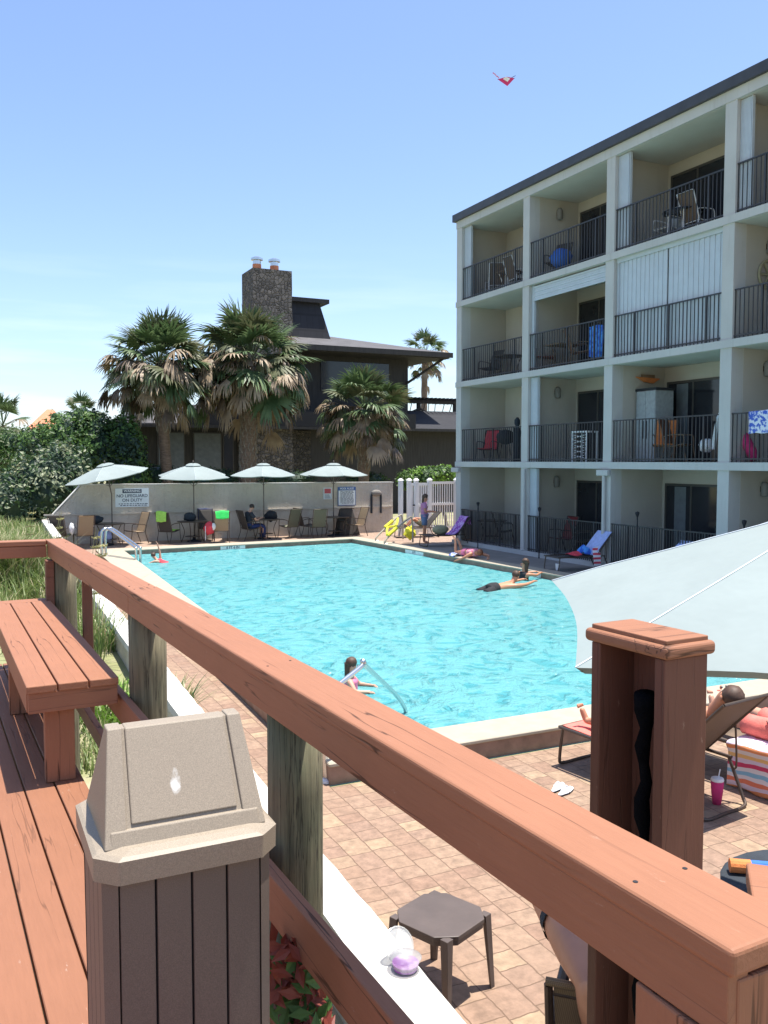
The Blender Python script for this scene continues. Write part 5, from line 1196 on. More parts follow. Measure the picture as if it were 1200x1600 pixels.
# plastic tub on the wall
c=atz(640,1512,.752); c.x-=.02; t=thing('plastic_tub',tuple(c),'clear plastic tub holding a little purple, left on the low white wall','food tub')
MB().lathe([(.050,0),(.066,.050),(.071,.053)],20,tuple(c)).build('tub',M['cleartub'],t,smooth=True); MB().lathe([(.046,.008),(.052,.03)],20,tuple(c+Vector((0,0,-.0)))).build('contents',M['purpletowel'],t) if False else MB().lathe([(.0520,.004),(.058,.030)],20,tuple(c)).build('label_band',M['purpletowel'],t)
Wl=Matrix.Translation(c+Vector((.01,.085,.06)))@Matrix.Rotation(R(58),4,'X')@Matrix.Rotation(R(10),4,'Y')
g=MB(); g.tube([Wl@Vector((.074*math.cos(a),.074*math.sin(a),0)) for a in [2*math.pi*i/20 for i in range(21)]],.005,6); g.lathe([(.0,0),(.072,.001)],20); 
g.v=[ (Wl@v if i>=21*6 else v) for i,v in enumerate(g.v)]; g.build('open_lid',M['cleartub'],t)
# round dark table with pool noodle, lower right
c=atz(1190,1360,.72)+Vector((.10,-.30,0)); t=table('dark round table at the right edge carrying the pool noodle',.5,.72,mat='slate'); put(t,c.x,c.y,0,.2)
a=atz(1140,1352,.76); b=a+Vector((.62,-.45,0)); t=thing('pool_noodle',tuple(a),'blue pool noodle with an orange end on the dark table','pool toy'); m_=a.lerp(b,.14)
MB().tube([a,m_],.037,14).build('orange_end',M['orange'],t); MB().tube([m_,b],.0355,14).build('blue_foam',M['blue'],t)
# slim posts with knobs by the ground floor railing
for px,py in ((747,784),(843,792),(996,799),(1163,812)):
    p=atX(px,py,FX-.25); t=thing('torch_post',(p.x,p.y,.15),'slim black torch post by the ground floor railing, %s'%{747:'first bay from the left',843:'second bay from the left',996:'third bay from the left',1163:'fourth bay from the left'}[px],'post',0,'torch posts')
    MB().tube([(p.x,p.y,.15),(p.x,p.y,p.z-.12)],.018,8).build('pole',M['black'],t); MB().lathe([(.02,-.14),(.05,-.06),(.05,-.02),(.0,.0)],10,tuple(p)).build('torch_head',M['black'],t)
# ---- balcony furniture
def bal(px,lv,x,rz,o):
    y=atX(px,600,x).y; put(o,x,y,zs[lv][0],rz); return o
gb_='furniture on the balconies'
bal(752,3,15.9,R(-60),patio_chair('white framed chair on the top balcony at the left end','grey','vinyl',group=gb_))
bal(775,3,15.8,R(150),patio_chair('brown slung chair on the top left balcony','sling_brown','vinyl',group=gb_))
bal(795,3,15.85,0,table('white round table on the top left balcony',.42,.72,mat='vinyl',topm='seat',group=gb_)); bal(808,3,15.8,R(90),patio_chair('second white chair on the top left balcony','sling_brown','vinyl',group=gb_))
bal(868,3,15.6,R(-70),patio_chair('chair with a dark back on the top balcony of the second bay','sling_dark',group=gb_))
c=atX(880,410,15.6); lump('beach_bag','blue bag on the top balcony of the second bay','bag',877,404,c.y,(.28,.35,.28),'blue',.25)
bal(1063,3,15.8,0,table('glass topped white table on the top balcony of the third bay',.5,.72,mat='vinyl',topm='glass',group=gb_))
bal(1040,3,15.8,R(-90),patio_chair('white chair left of the glass table on the top balcony','grey','vinyl',group=gb_)); bal(1085,3,15.9,R(90),patio_chair('white chair right of the glass table on the top balcony','sling_brown','vinyl',group=gb_))
bal(765,2,15.8,R(-80),patio_chair('dark chair on the third level balcony at the left end','sling_dark',group=gb_)); bal(795,2,15.8,0,table('dark round table on the third level balcony at the left end',.5,.72,group=gb_))
bal(852,2,15.6,R(-40),patio_chair('wooden chair with a red cushion on the third level balcony','burg','seat',group=gb_)); bal(880,2,15.8,0,table('wooden table on the third level balcony, second bay',.45,.74,True,mat='seat',group=gb_)); bal(905,2,15.6,R(60),patio_chair('tall wooden chair on the third level balcony, second bay','brown','seat',group=gb_))
p=atX(935,520,15.35); Wt=Matrix.Translation((15.2,p.y,5.55)); drape('blue_towel','bright blue towel hanging on the third level balcony, second bay','towel','bluetowel',Wt,[[(.05,-.25,.1),(.05,.3,.2)],[(.08,-.3,.5),(.05,.25,.6)],[(.1,-.28,.95),(.08,.3,1.0)]],rip=.06)
bal(762,1,15.7,R(-60),patio_chair('red chair on the second level balcony at the left end','red','black',group=gb_))
p=atX(790,700,15.7); t=thing('kettle_grill',(15.7,p.y,2.9),'round black kettle grill on the second level balcony','grill'); MB().lathe([(.05,.55),(.25,.62),(.31,.78),(.30,.86),(.2,.98),(.05,1.03)],18,(15.7,p.y,2.9)).build('kettle',M['black'],t,smooth=True)
for k in range(3): a_=k*2.1; MB().tube([(15.7+.25*math.cos(a_),p.y+.25*math.sin(a_),2.9),(15.7+.12*math.cos(a_),p.y+.12*math.sin(a_),3.5)],.012,6).build('leg',M['black'],t)
p=atX(808,690,15.6); t=thing('standing_figurine',(15.6,p.y,2.9),'slender dark statue behind the second level railing','statue'); MB().lathe([(.14,0),(.09,.2),(.10,.6),(.13,.95),(.05,1.1),(.09,1.18),(.09,1.3),(.03,1.38)],12,(15.6,p.y,2.9)).build('figure',M['slate'],t,smooth=True)
p=atX(913,690,15.7); t=thing('lattice_cart',(15.7,p.y,2.9),'white lattice sided serving cart on the second level balcony','cart')
MB().box((15.5,p.y-.35,3.72),(15.9,p.y+.35,3.76)).build('cart_top',M['vinyl'],t)
for sx_ in (-1,1):
    for sy in (-1,1): MB().box((15.7+sx_*.17-.02,p.y+sy*.32-.02,2.9),(15.7+sx_*.17+.02,p.y+sy*.32+.02,3.72)).build('leg',M['vinyl'],t)
g=MB()
for k in range(5): g.tube([(15.52,p.y-.3,3.0+.14*k),(15.52,p.y+.3,3.0+.14*k+.1)],.01,4); g.tube([(15.52,p.y+.3,3.0+.14*k),(15.52,p.y-.3,3.0+.14*k+.1)],.01,4)
g.build('lattice',M['vinyl'],t)
pa=atX(982,670,16.1); y1=parts[2]-.2; t=thing('storage_cabinet',(16.1,y1-.4,2.9),'tall pale grey cabinet with dark handles on the second level balcony','cabinet')
MB().box((15.75,y1-.72,2.92),(16.35,y1-.02,4.72)).build('carcass',M['grey'],t,bevel=.01); MB().box((15.73,y1-.75,4.72),(16.37,y1-.0,4.78)).build('lid',M['black'],t)
for dy in (.03,.37): o=MB().box((15.738,y1-.72+dy-.02,2.96),(15.749,y1-.72+dy+.31,4.7)).build('cabinet_door',M['lilac'] if False else M['grey'],t); MB().box((15.72,y1-.37+(.05 if dy>.2 else -.07),3.5),(15.737,y1-.37+(.07 if dy>.2 else -.05),3.95)).build('handle',M['black'],o)
t=thing('wall_ornament',(16.2,y1,5.0),'orange boat shaped ornament on the balcony side wall above the cabinet','ornament'); yy=parts[2]-.165-.06
g=MB(); g.hull([Vector((16.0,yy-.02,4.98)),Vector((16.3,yy-.02,4.95)),Vector((16.3,yy+.03,4.95)),Vector((16.0,yy+.03,4.98))],[Vector((15.72,yy-.03,5.10)),Vector((16.52,yy-.03,5.08)),Vector((16.52,yy+.04,5.08)),Vector((15.72,yy+.04,5.10))]); g.build('hull',M['orange'],t); MB().box((15.9,yy-.01,5.08),(16.35,yy+.01,5.17)).build('cabin',M['seat'],t)
bal(1040,1,15.6,R(-50),patio_chair('orange red slung chair on the second level balcony, third bay','orange','seat',group=gb_)); bal(1062,1,15.8,R(20),patio_chair('brown cushioned chair on the second level balcony, third bay','brown','seat',group=gb_))
p=atX(1103,697,15.6); lump('white_bag','round white bag on the second level balcony, third bay','bag',1104,696,p.y,(.18,.18,.16),'white',.2)
p=atX(1115,670,15.5); o=MB().tube([(15.5,p.y,3.2),(15.5,p.y-.12,3.9),(15.55,p.y-.2,4.15)],[.06,.04,.02],8).build('closed_umbrella',M['white'],None); tag(o,'folded white umbrella leaning by the balcony door','umbrella')
p=atX(1188,660,14.98); Wt=Matrix.Translation((14.98,p.y,2.9)); drape('patterned_towel','blue and white patterned towel over the second level railing at the right edge','towel','bluewhite',Wt,[[(.0,-.35,.62),(.0,.3,.62)],[(-.0,-.35,.85),(-.0,.3,.85)],[(.0,-.35,1.09),(.0,.3,1.09)],[(.16,-.35,.9),(.16,.3,.9)]],rip=.03)
p=atX(1150,670,15.5); q=atX(1180,715,15.5); o=MB().tube([(15.5,p.y,3.75),(15.5,q.y,2.98)],[.14,.11],10).build('pink_float',M['magenta'],None,smooth=True); tag(o,'pink inflatable leaning behind the second level railing','float')
yy=parts[3]-.165-.05; t=thing('round_ornament',(16,yy,6.9),'green round wheel ornament on the third level balcony wall at the right edge','ornament'); g=MB()
xw=yy*math.tan(PSI+math.atan(593/FPX)); g.tube([(xw+.3*math.cos(a),yy,7.0+.3*math.sin(a)) for a in [2*math.pi*i/20 for i in range(21)]],.035,6); g.build('rim',M['khaki'],t); g=MB()
for k in range(6): g.tube([(xw,yy,7.0),(xw+.28*math.cos(k*1.047),yy,7.0+.28*math.sin(k*1.047))],.03,5)
g.build('spokes',M['khaki'],t)
bal(880,0,15.7,R(-90),patio_chair('red slung chair on the ground floor patio of the second bay','burg','bronze',group=gb_)); bal(770,0,15.7,0,table('dark table on the ground floor patio at the left end',.5,.72,group=gb_)); bal(790,0,15.7,R(60),patio_chair('dark chair on the ground floor patio at the left end','sling_dark',group=gb_)); bal(915,0,15.9,R(60),patio_chair('dark chair on the ground floor patio, second bay','sling_dark',group=gb_))
# kite
kp=Vector((0,0,H))+ray(790,125)*60; t=thing('kite',tuple(kp),'pink and red kite with a short tail high in the sky','kite')
def kv(a,b,c=0): return kp+RT*a+UP*b+FW*c
g=MB(); g.add([kv(-.55,.05),kv(.62,.12),kv(.12,-.42),kv(.05,.12,-.22)],[(0,3,2),(3,1,2),(0,1,3)],0); g.build('sail',M['magenta'],t)
g=MB(); g.add([kv(-.2,.03,-.1),kv(.3,.05,-.1),kv(.1,-.2,-.15),kv(0,.1,-.26)],[(0,1,2),(0,3,1),(1,3,2),(2,3,0)],0); g.build('panel',M['white'],t)
MB().tube([kv(-.55,.05),kv(.62,.12)],.02,5).build('spar',M['black'],t); MB().tube([kv(.3,.1),kv(.68,.3)],.02,5).build('spar',M['black'],t)
g=MB(); 
for k in range(7): 
    a=kv(-.45-.06*k,.12+.055*k+.02*math.sin(k*2)); g.add([a,a+RT*-.09+UP*.02,a+RT*-.07+UP*.09,a+RT*.02+UP*.07,a+FW*.03],[(0,1,4),(1,2,4),(2,3,4),(3,0,4),(0,3,2,1)],0)
g.build('tail',M['pinktop'],t)

# ================================================================== PEOPLE
def skinmesh(verts,edges,sub=2,root=0):
    me=bpy.data.meshes.new('b'); me.from_pydata([v[0] for v in verts],edges,[]); me.update()
    o=bpy.data.objects.new('b',me); C.objects.link(o)
    md=o.modifiers.new('s','SKIN'); md.use_smooth_shade=True; md.branch_smoothing=.6
    for i,v in enumerate(verts):
        r_=v[1] if isinstance(v[1],(tuple,list)) else (v[1],v[1]); me.skin_vertices[0].data[i].radius=r_; me.skin_vertices[0].data[i].use_root=(i==root)
    sb=o.modifiers.new('u','SUBSURF'); sb.levels=sub; sb.render_levels=sub
    bpy.context.view_layer.update(); dg=bpy.context.evaluated_depsgraph_get(); m2=bpy.data.meshes.new_from_object(o.evaluated_get(dg)); bpy.data.objects.remove(o); return m2
def addmesh(mb,me,mi=0): mb.add([v.co.copy() for v in me.vertices],[list(p.vertices) for p in me.polygons],mi)
def person(label,J,skin='skin',s=1.0,hair='hair',hairlen=0,face=(0,-1,0),cloth_=(),fing=True,loc=None,armk=1.0):
    """J: dict of joints in world space. continuous skinned body, hands with five fingers, clothes as children"""
    J={k:Vector(v) for k,v in J.items()}
    t=thing('person',tuple(loc or J['pelvis']),label,'person')
    f=Vector(face).normalized(); names=['pelvis','waist','chest','neck','head0','head1']
    J['waist']=J.get('waist',J['pelvis'].lerp(J['chest'],.5)); up=(J['head']-J['neck']).normalized()
    J['head0']=J['neck'].lerp(J['head'],.55)+f*.012*s; J['head1']=J['head']+up*.03*s
    V=[(J['pelvis'],(.125*s,.105*s)),(J['waist'],(.115*s,.095*s)),(J['chest'],(.135*s,.10*s)),(J['neck'],.05*s),(J['head0'],.066*s),(J['head1'],.082*s)]
    E_=[(0,1),(1,2),(2,3),(3,4),(4,5)]
    for sd in 'lr':
        b=len(V); V+=[(J['sh'+sd],.055*s*armk),(J['el'+sd],.038*s*armk),(J['wr'+sd],.026*s)]; E_+=[(2,b),(b,b+1),(b+1,b+2)]
        hd=(J['wr'+sd]-J['el'+sd]).normalized(); V.append((J['wr'+sd]+hd*.07*s,(.034*s,.022*s))); E_.append((b+2,b+3))
        b=len(V); kn,an=J['kn'+sd],J['an'+sd]; V+=[(J['hi'+sd],.085*s),(J['hi'+sd].lerp(kn,.5),.072*s),(kn,.052*s),(kn.lerp(an,.35),.052*s),(an,.034*s),(J['to'+sd],.026*s)]
        E_+=[(0,b),(b,b+1),(b+1,b+2),(b+2,b+3),(b+3,b+4),(b+4,b+5)]
    me=skinmesh(V,E_,2); g=MB(); addmesh(g,me)
    for sd in 'lr':   # fingers, thumb, toes
        w_=J['wr'+sd]; hd=(w_-J['el'+sd]).normalized(); sdv=hd.cross(Vector((0,0,1))); sdv=sdv.normalized() if sdv.length>.1 else Vector((1,0,0)); pn=sdv.cross(hd)
        for k,(o_,l_) in enumerate(((-.024,.066),(-.008,.076),(.008,.072),(.023,.056))):
            a=w_+hd*.075*s+sdv*o_*s; g.tube([a,a+hd*l_*.5*s-pn*.006*s,a+hd*l_*.85*s-pn*.022*s,a+hd*l_*s-pn*.032*s],[.0095*s,.009*s,.0078*s,.005*s],6)
        a=w_+hd*.03*s+sdv*.026*s*(-1 if sd=='l' else 1); q=sdv*(-1 if sd=='l' else 1); g.tube([a,a+hd*.03*s+q*.022*s,a+hd*.06*s+q*.028*s],[.011*s,.0105*s,.007*s],6)
        to=J['to'+sd]; fd=(to-J['an'+sd]).normalized(); sv=fd.cross((J['kn'+sd]-J['an'+sd]).normalized()); sv=sv.normalized() if sv.length>.1 else Vector((1,0,0))
        for k in range(5): a=to+sv*(k-2)*.016*s+fd*.008*s; l_=(.040,.036,.034,.030,.026)[k]; g.tube([a,a+fd*l_*.6*s,a+fd*l_*s],[.012*s-.001*k*s,.011*s-.001*k*s,.006*s],6)
    # nose, brow, ears
    hc=J['head0'].lerp(J['head1'],.5); sv=up.cross(f).normalized()
    g.ell(hc+f*.088*s-up*.012*s,(.011*s,.011*s,.019*s),0,5)
    for q in (-1,1): g.ell(hc+sv*q*.081*s-up*.005*s,(.014*s,.014*s,.026*s),0,5)
    body=g.build('body',M[skin],t,smooth=True)
    for q in (-1,1): MB().ell(hc+f*.079*s+sv*q*.03*s+up*.018*s,(.010*s,.010*s,.007*s),0,5).build('eye',M['ink'],body)
    MB().ell(hc+f*.080*s-up*.047*s,(.018*s,.014*s,.006*s),0,5).build('mouth',M['coral'],body)
    if hair:
        g=MB(); Q=Vector((0,0,1)).rotation_difference(up).to_matrix().to_4x4()
        g.ell(J['head1']-f*.022*s+up*.012*s,(.092*s,.095*s,.088*s),0,9,Q,jit=.12)
        if hairlen: 
            a=J['head1']-f*.06*s; b_=J['neck']-f*.05*s; dn=Vector((0,0,-1))
            pts=smoothpts([a,b_+up*.05*s,b_+(dn*.8-up*.2)*hairlen]); g.tube(pts,[.075*s*(1-.45*i/(len(pts)-1)) for i in range(len(pts))],10,0,True,1.0)
        g.build('hair',M[hair],t,smooth=True)
    for kind,mat,*opt in cloth_:
        g=MB()
        if kind in('shirt','top','suit'):
            lowp=J['pelvis'] if kind!='top' else J['waist'].lerp(J['chest'],.3); sx2=(J['shl']-J['shr']).normalized()
            pts=smoothpts([lowp-(J['chest']-J['pelvis']).normalized()*.05*s,J['waist'],J['chest'],J['chest'].lerp(J['neck'],.62)],4)
            n_=len(pts); rr=[(.168,.15,.165,.10)[min(3,int(i*4/n_))]*s for i in range(n_)]
            rr=[.17*s*(1-.10*math.sin(math.pi*i/(n_-1)))*(1 if i<n_-3 else (1,.85,.62)[i-(n_-3)]) for i in range(n_)]
            g.tube(pts,rr,16,0,True,.72,side=sx2)
            if kind=='shirt':
                for sd in 'lr': sh,el=J['sh'+sd],J['el'+sd]; g.tube([sh.lerp(J['chest'],.35),sh,sh.lerp(el,.55),sh.lerp(el,.62)],[.075*s,.078*s,.066*s,.068*s],12,0,False)
        if kind in('shorts','trousers'):
            e_=.62 if kind=='shorts' else 1.0
            sx2=(J['hil']-J['hir']).normalized(); g.tube(smoothpts([J['pelvis'].lerp(J['waist'],.45),J['pelvis'],J['hil'].lerp(J['hir'],.5)-(J['waist']-J['pelvis']).normalized()*.03],3),.162*s,16,0,True,.78,side=sx2)
            for sd in 'lr':
                hi,kn,an=J['hi'+sd],J['kn'+sd],J['an'+sd]
                if e_<1: g.tube([hi.lerp(J['pelvis'],.3),hi,hi.lerp(kn,.4),hi.lerp(kn,e_)],[.10*s,.105*s,.093*s,.092*s],12,0,False)
                else: g.tube(smoothpts([hi.lerp(J['pelvis'],.3),hi,kn,an],4),[.10*s-.045*s*i/12 for i in range(13)],12,0,False)
        if kind=='bottom':
            sx2=(J['hil']-J['hir']).normalized(); g.tube(smoothpts([J['pelvis'].lerp(J['waist'],.3),J['pelvis'],J['hil'].lerp(J['hir'],.5)-(J['waist']-J['pelvis']).normalized()*.06*s],3),.150*s,16,0,True,.80,side=sx2)
        o=g.build(opt[0] if opt else kind,M[mat],t,smooth=True); 
        so=o.modifiers.new('th','SOLIDIFY'); so.thickness=.004
    return t
def V3(*a): return Vector(a)
def stand(px,py,zf,h,facing):
    b=atz(px,py,zf); return b,h/1.7,Vector((math.cos(facing),math.sin(facing),0))
def frame2(b,f):
    f=Vector(f).normalized(); l=Vector((-f.y,f.x,0)); return lambda fw,lf,z: Vector(b)+f*fw+l*lf+Vector((0,0,z))
# woman in pink standing by the loungers
b=atz(663,849,.15); f=Vector((.86,-.5,0)); p=frame2(b,f); s=.98
person('woman in pink shirt and denim shorts standing by the lounger, looking at her hands',dict(pelvis=p(0,0,.93*s),chest=p(-.02,0,1.28*s),neck=p(0,0,1.45*s),head=p(.04,0,1.58*s),shl=p(0,.17,1.38*s),shr=p(0,-.17,1.38*s),ell=p(.04,.24,1.10*s),elr=p(.04,-.24,1.10*s),wrl=p(.27,.12,1.10*s),wrr=p(.27,-.10,1.10*s),
  hil=p(0,.09,.88*s),hir=p(0,-.09,.88*s),knl=p(.02,.10,.48*s),knr=p(.0,-.10,.48*s),anl=p(0,.10,.07),anr=p(-.02,-.10,.07),tol=p(.13,.11,.03),tor=p(.11,-.11,.03)),'skin_tan',s,'hair',.38,f-Vector((0,0,.4)),[('shirt','pinklav'),('shorts','jeans')],loc=b)
# child sitting against the dark lounger back
c=wm(Lf)@Vector((0,.98,.36)); f=-Vector((.95,-.2,0)); p=frame2((c.x,c.y,.15+.36),f); s=.85
person('dark clothed child sitting on the lounger beside the woman in pink',dict(pelvis=p(0,0,.12),chest=p(-.12,0,.42),neck=p(-.12,0,.56),head=p(-.10,0,.69),shl=p(-.12,.15,.49),shr=p(-.12,-.15,.49),ell=p(.02,.2,.3),elr=p(.02,-.2,.3),wrl=p(.22,.1,.33),wrr=p(.22,-.1,.33),hil=p(.04,.08,.1),hir=p(.04,-.08,.1),knl=p(.36,.12,.32),knr=p(.36,-.12,.30),anl=p(.6,.12,.06),anr=p(.6,-.12,.06),tol=p(.7,.13,.12),tor=p(.7,-.13,.12)),'skin_tan',s,'hair_dark',0,f,[('shirt','navy'),('shorts','khaki')])
lump('tote_bag','khaki bag on the foot of the lounger beside the seated child','bag',688,828,wm(Lc).translation.y-.15,(.3,.2,.16),'khaki',.25)
# person at the third table
c=Vector((farx(393,29.6),29.6,.15)); f=Vector((math.sin(R(100)),-math.cos(R(100)),0)); f=Vector((.98,.17,0)); p=frame2(c,f); s=.98
person('person in dark clothes sitting at the third table under the mint parasols',dict(pelvis=p(-.10,0,.50),chest=p(-.12,0,.86),neck=p(-.05,0,1.03),head=p(.02,0,1.15),shl=p(-.1,.17,.94),shr=p(-.1,-.17,.94),ell=p(.08,.22,.70),elr=p(.08,-.22,.70),wrl=p(.32,.12,.76),wrr=p(.32,-.1,.76),hil=p(0,.09,.47),hir=p(0,-.09,.47),knl=p(.42,.1,.48),knr=p(.42,-.1,.48),anl=p(.42,.1,.08),anr=p(.42,-.1,.08),tol=p(.55,.11,.04),tor=p(.55,-.11,.04)),'skin',s,'hair_dark',0,f,[('shirt','slate'),('trousers','navy')])
# sunbather lying on the coping
a=atz(752,874,.2); b=atz(704,864,.2); ax=(a-b).normalized(); a.z=b.z=.2; l=Vector((-ax.y,ax.x,0)); b0_=a-ax*1.05
def q_(u,v,z): return a+ax*u+l*v+Vector((0,0,z))
person('woman in pink patterned swimsuit lying on the right coping, feet raised',dict(pelvis=q_(-.80,0,.12),chest=q_(-.40,0,.15),neck=q_(-.22,0,.17),head=q_(-.09,0,.17),shl=q_(-.30,.17,.13),shr=q_(-.30,-.17,.13),ell=q_(-.10,.30,.07),elr=q_(-.42,-.36,.0),wrl=q_(.10,.16,.05),wrr=q_(-.62,-.42,-.07),hil=q_(-.88,.09,.11),hir=q_(-.88,-.09,.11),knl=q_(-1.30,.11,.07),knr=q_(-1.30,-.10,.07),anl=q_(-1.5,.10,.38),anr=q_(-1.42,-.06,.42),tol=q_(-1.62,.10,.44),tor=q_(-1.53,-.06,.50)),'skin_tan',1.0,'hair_red',0,l*.3+ax*.6-Vector((0,0,.8)),[('top','pinktop'),('bottom','pink')])
drape('towel','small white and blue towel on the coping at the lying woman\'s hips','towel','bluewhite',Matrix.Identity(4),[[q_(-1.15,-.42,.02),q_(-.85,-.42,.02)],[q_(-1.15,-.3,.09),q_(-.85,-.3,.1)],[q_(-1.12,-.1,.02),q_(-.85,-.1,.02)]],rip=.02)
# two bathers at the right edge
w0=ZW
c=atz(795,918,w0); e=atz(848,912,w0); ax=(e-c).normalized(); l=Vector((-ax.y,ax.x,0))
def q_(u,v,z): return c+ax*u+l*v+Vector((0,0,z+w0))
person('man with short fair hair and dark trunks floating, arms stretched to the right coping',dict(pelvis=q_(-.50,.0,-.03),chest=q_(-.05,0,-.02),neck=q_(.12,0,.07),head=q_(.22,0,.20),shl=q_(.05,.19,.0),shr=q_(.05,-.19,.0),ell=q_(.35,.26,.03),elr=q_(.35,-.22,.02),wrl=q_(.62,.22,.06),wrr=q_(.66,-.12,.05),hil=q_(-.58,.09,-.06),hir=q_(-.58,-.09,-.06),knl=q_(-.98,.15,-.15),knr=q_(-.98,-.15,-.16),anl=q_(-1.35,.2,-.3),anr=q_(-1.35,-.2,-.3),tol=q_(-1.5,.2,-.32),tor=q_(-1.5,-.2,-.32)),'skin_tan',1.05,'hair',0,ax+Vector((0,0,.1)),[('shorts','black')])
c=atz(820,908,w0); c+=Vector((.1,.2,0)); f=ax
def q_(u,v,z): return c+ax*u+l*v+Vector((0,0,z+w0))
person('woman with tied brown hair and dark swimsuit standing in the pool at the right coping',dict(pelvis=q_(0,0,-.35),chest=q_(0,0,.02),neck=q_(.02,0,.22),head=q_(.03,0,.36),shl=q_(0,.17,.10),shr=q_(0,-.17,.10),ell=q_(.22,.24,.07),elr=q_(.22,-.22,.07),wrl=q_(.44,.1,.10),wrr=q_(.44,-.12,.10),hil=q_(0,.09,-.4),hir=q_(0,-.09,-.4),knl=q_(.05,.1,-.75),knr=q_(0,-.1,-.75),anl=q_(0,.1,-1.1),anr=q_(-.05,-.1,-1.1),tol=q_(.1,.1,-1.15),tor=q_(.1,-.1,-1.15)),'skin_tan',.95,'hair',.22,-ax*.5+l,[('suit','black','swimsuit')])
# swimmer far left
c=atz(247,882,w0-.07); ax=Vector((-.8,.6,0)); l=Vector((-ax.y,ax.x,0))
def q_(u,v,z): return c+ax*u+l*v+Vector((0,0,z+w0))
person('swimmer in red at the far left of the pool, one arm raised',dict(pelvis=q_(-.45,.0,-.1),chest=q_(-.08,0,.02),neck=q_(.06,0,.1),head=q_(.14,0,.2),shl=q_(0,.16,.06),shr=q_(0,-.16,.07),ell=q_(.22,.2,-.02),elr=q_(.02,-.16,.30),wrl=q_(.42,.15,-.1),wrr=q_(.06,-.12,.50),hil=q_(-.5,.08,-.13),hir=q_(-.5,-.08,-.13),knl=q_(-.85,.1,-.2),knr=q_(-.85,-.1,-.25),anl=q_(-1.2,.1,-.3),anr=q_(-1.2,-.1,-.35),tol=q_(-1.3,.1,-.32),tor=q_(-1.3,-.1,-.35)),'skin',.75,'hair',0,ax,[('top','red')])
# child by the near handrail
c=atz(548,1078,w0); f=Vector((.75,-.45,0)).normalized(); l=Vector((-f.y,f.x,0))
def q_(u,v,z): return c+f*u+l*v+Vector((0,0,z+w0))
person('child with wet brown hair and pink swimsuit in the water behind the near handrail',dict(pelvis=q_(0,0,-.28),chest=q_(0,0,.02),neck=q_(0,0,.15),head=q_(.02,0,.27),shl=q_(0,.12,.09),shr=q_(0,-.12,.09),ell=q_(.08,.2,-.02),elr=q_(.08,-.2,-.02),wrl=q_(.22,.18,-.03),wrr=q_(.22,-.16,-.03),hil=q_(0,.07,-.32),hir=q_(0,-.07,-.32),knl=q_(.04,.08,-.6),knr=q_(0,-.08,-.6),anl=q_(0,.08,-.85),anr=q_(-.03,-.08,-.85),tol=q_(.08,.08,-.9),tor=q_(.06,-.08,-.9)),'skin',.80,'hair',.16,f,[('top','pink')])
# sunbather on the near lounger (feet to the pool)
def lw_(x,y,z): return LW@Vector((x,y,z))
person('sunbather in teal shorts lying on the near lounger with bare feet towards the pool',dict(pelvis=lw_(0,1.08,.52),waist=lw_(0,1.20,.60),chest=lw_(0,1.365,.76),neck=lw_(0,1.53,.92),head=lw_(0,1.62,1.0),shl=lw_(.17,1.44,.83),shr=lw_(-.17,1.44,.83),ell=lw_(.25,1.22,.66),elr=lw_(-.25,1.22,.66),wrl=lw_(.12,1.02,.68),wrr=lw_(-.13,1.02,.68),hil=lw_(.09,1.0,.50),hir=lw_(-.09,1.0,.50),knl=lw_(.12,.58,.53),knr=lw_(-.12,.58,.52),anl=lw_(.12,.17,.45),anr=lw_(-.13,.13,.45),tol=lw_(.14,.12,.57),tor=lw_(-.15,.07,.57)),'skin_tan',1.0,'hair',0,LW.to_3x3()@Vector((0,-.6,.8)),[('shorts','teal')])
def lw2(x,y,z): return LW2@Vector((x,y,z))
person('sunbather lying on the second lounger, one bare foot sticking up near the pool edge',dict(pelvis=lw2(0,1.1,.55),chest=lw2(0,1.55,.66),neck=lw2(0,1.75,.74),head=lw2(0,1.87,.78),shl=lw2(.18,1.62,.68),shr=lw2(-.18,1.62,.68),ell=lw2(.3,1.4,.55),elr=lw2(-.34,1.38,.54),wrl=lw2(.2,1.15,.62),wrr=lw2(-.28,1.12,.58),hil=lw2(.09,1.02,.53),hir=lw2(-.10,1.02,.53),knl=lw2(.14,.60,.55),knr=lw2(-.20,.62,.57),anl=lw2(.12,.18,.49),anr=lw2(-.20,.20,.49),tol=lw2(.15,.14,.62),tor=lw2(-.22,.15,.62)),'skin',1.02,'hair_dark',0,LW2.to_3x3()@Vector((0,-.4,.9)),[('shorts','coral')])
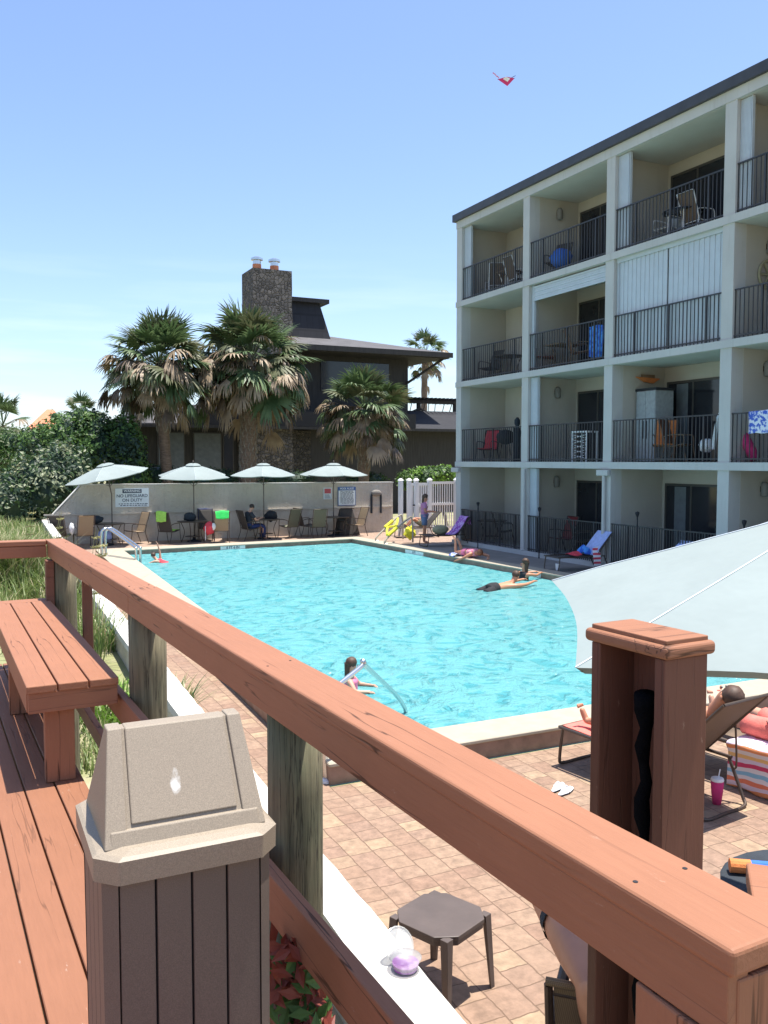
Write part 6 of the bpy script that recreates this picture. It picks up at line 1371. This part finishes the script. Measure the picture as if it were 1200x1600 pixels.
# person in the wicker chair below the railing
cc=atz(900,1540,.86); t=thing('wicker_chair',(cc.x+.12,cc.y+.2,0),'woven wicker chair seen from behind below the near railing','chair',0)
f=Vector((.45,.89,0)).normalized(); l=Vector((-f.y,f.x,0)); o_=Vector((cc.x,cc.y,0))+l*.20-l*.28
cb_=atz(857,1534,.86); fx=(atz(935,1549,.86)-cb_); rgt=fx.normalized(); fwd=Vector((-rgt.y,rgt.x,0)); 
def wc_(r_,f_,z): return Vector((cb_.x,cb_.y,0))+rgt*r_+fwd*f_+Vector((0,0,z))
g=MB(); g.hull([wc_(.03,0.08,.42),wc_(.53,.08,.42),wc_(.53,.105,.42),wc_(.03,.105,.42)],[wc_(.02,0,.84),wc_(.54,0,.84),wc_(.54,.025,.84),wc_(.02,.025,.84)]); g.build('backrest',M['wicker'],t)
g=MB(); g.hull([wc_(.03,.08,.40),wc_(.53,.08,.40),wc_(.53,.55,.42),wc_(.03,.55,.42)],[wc_(.03,.08,.43),wc_(.53,.08,.43),wc_(.53,.55,.45),wc_(.03,.55,.45)]); g.build('seat',M['wicker'],t)
g=MB(); g.tube([wc_(-.01,-.005,.865),wc_(.57,-.005,.865)],.017,8,0); g.build('top_roll',M['wicker'],t)
for r_ in (-.0,.56):
    MB().tube([wc_(r_,.0,.85),wc_(r_,.09,.42),wc_(r_,.07,0)],.018,8).build('leg',M['bronze'],t); MB().tube([wc_(r_,.55,0),wc_(r_,.55,.63)],.018,8).build('leg',M['bronze'],t); MB().tube([wc_(r_,.03,.64),wc_(r_,.55,.64)],.02,8).build('armrest',M['bronze'],t)
MB().tube([wc_(0,.012,.81),wc_(.56,.012,.81)],.010,8).build('crossbar',M['bronze'],t)
pp=person('person in the wicker chair below the railing, dark tattoo on bare arm',dict(pelvis=wc_(.30,.26,.52),chest=atz(930,1572,.86),neck=atz(965,1525,1.10),head=atz(990,1495,1.24),shl=atz(938,1545,.95),shr=atz(1015,1590,.96),ell=atz(836,1368,.95),elr=wc_(.56,.36,.80),wrl=atz(880,1310,1.07),wrr=wc_(.5,.58,.76),hil=wc_(.2,.34,.52),hir=wc_(.4,.34,.52),knl=wc_(.16,.74,.52),knr=wc_(.44,.74,.52),anl=wc_(.16,.76,.08),anr=wc_(.44,.76,.08),tol=wc_(.15,.9,.04),tor=wc_(.45,.9,.04)),'skin_tan',1.32,'hair_dark',.1,fwd,[('shorts','navy')],armk=1.5)
b_=atz(938,1545,.95); e_=atz(836,1368,.95); a=b_.lerp(e_,.50); d=(e_-b_).normalized()

o=MB().tube([a,a+d*.02,a+d*.045,a+d*.06],[.0505*1.87,.0495*1.87,.0485*1.87,.048*1.87],18,0,False).build('tattoo',M['slate'],pp,smooth=True)
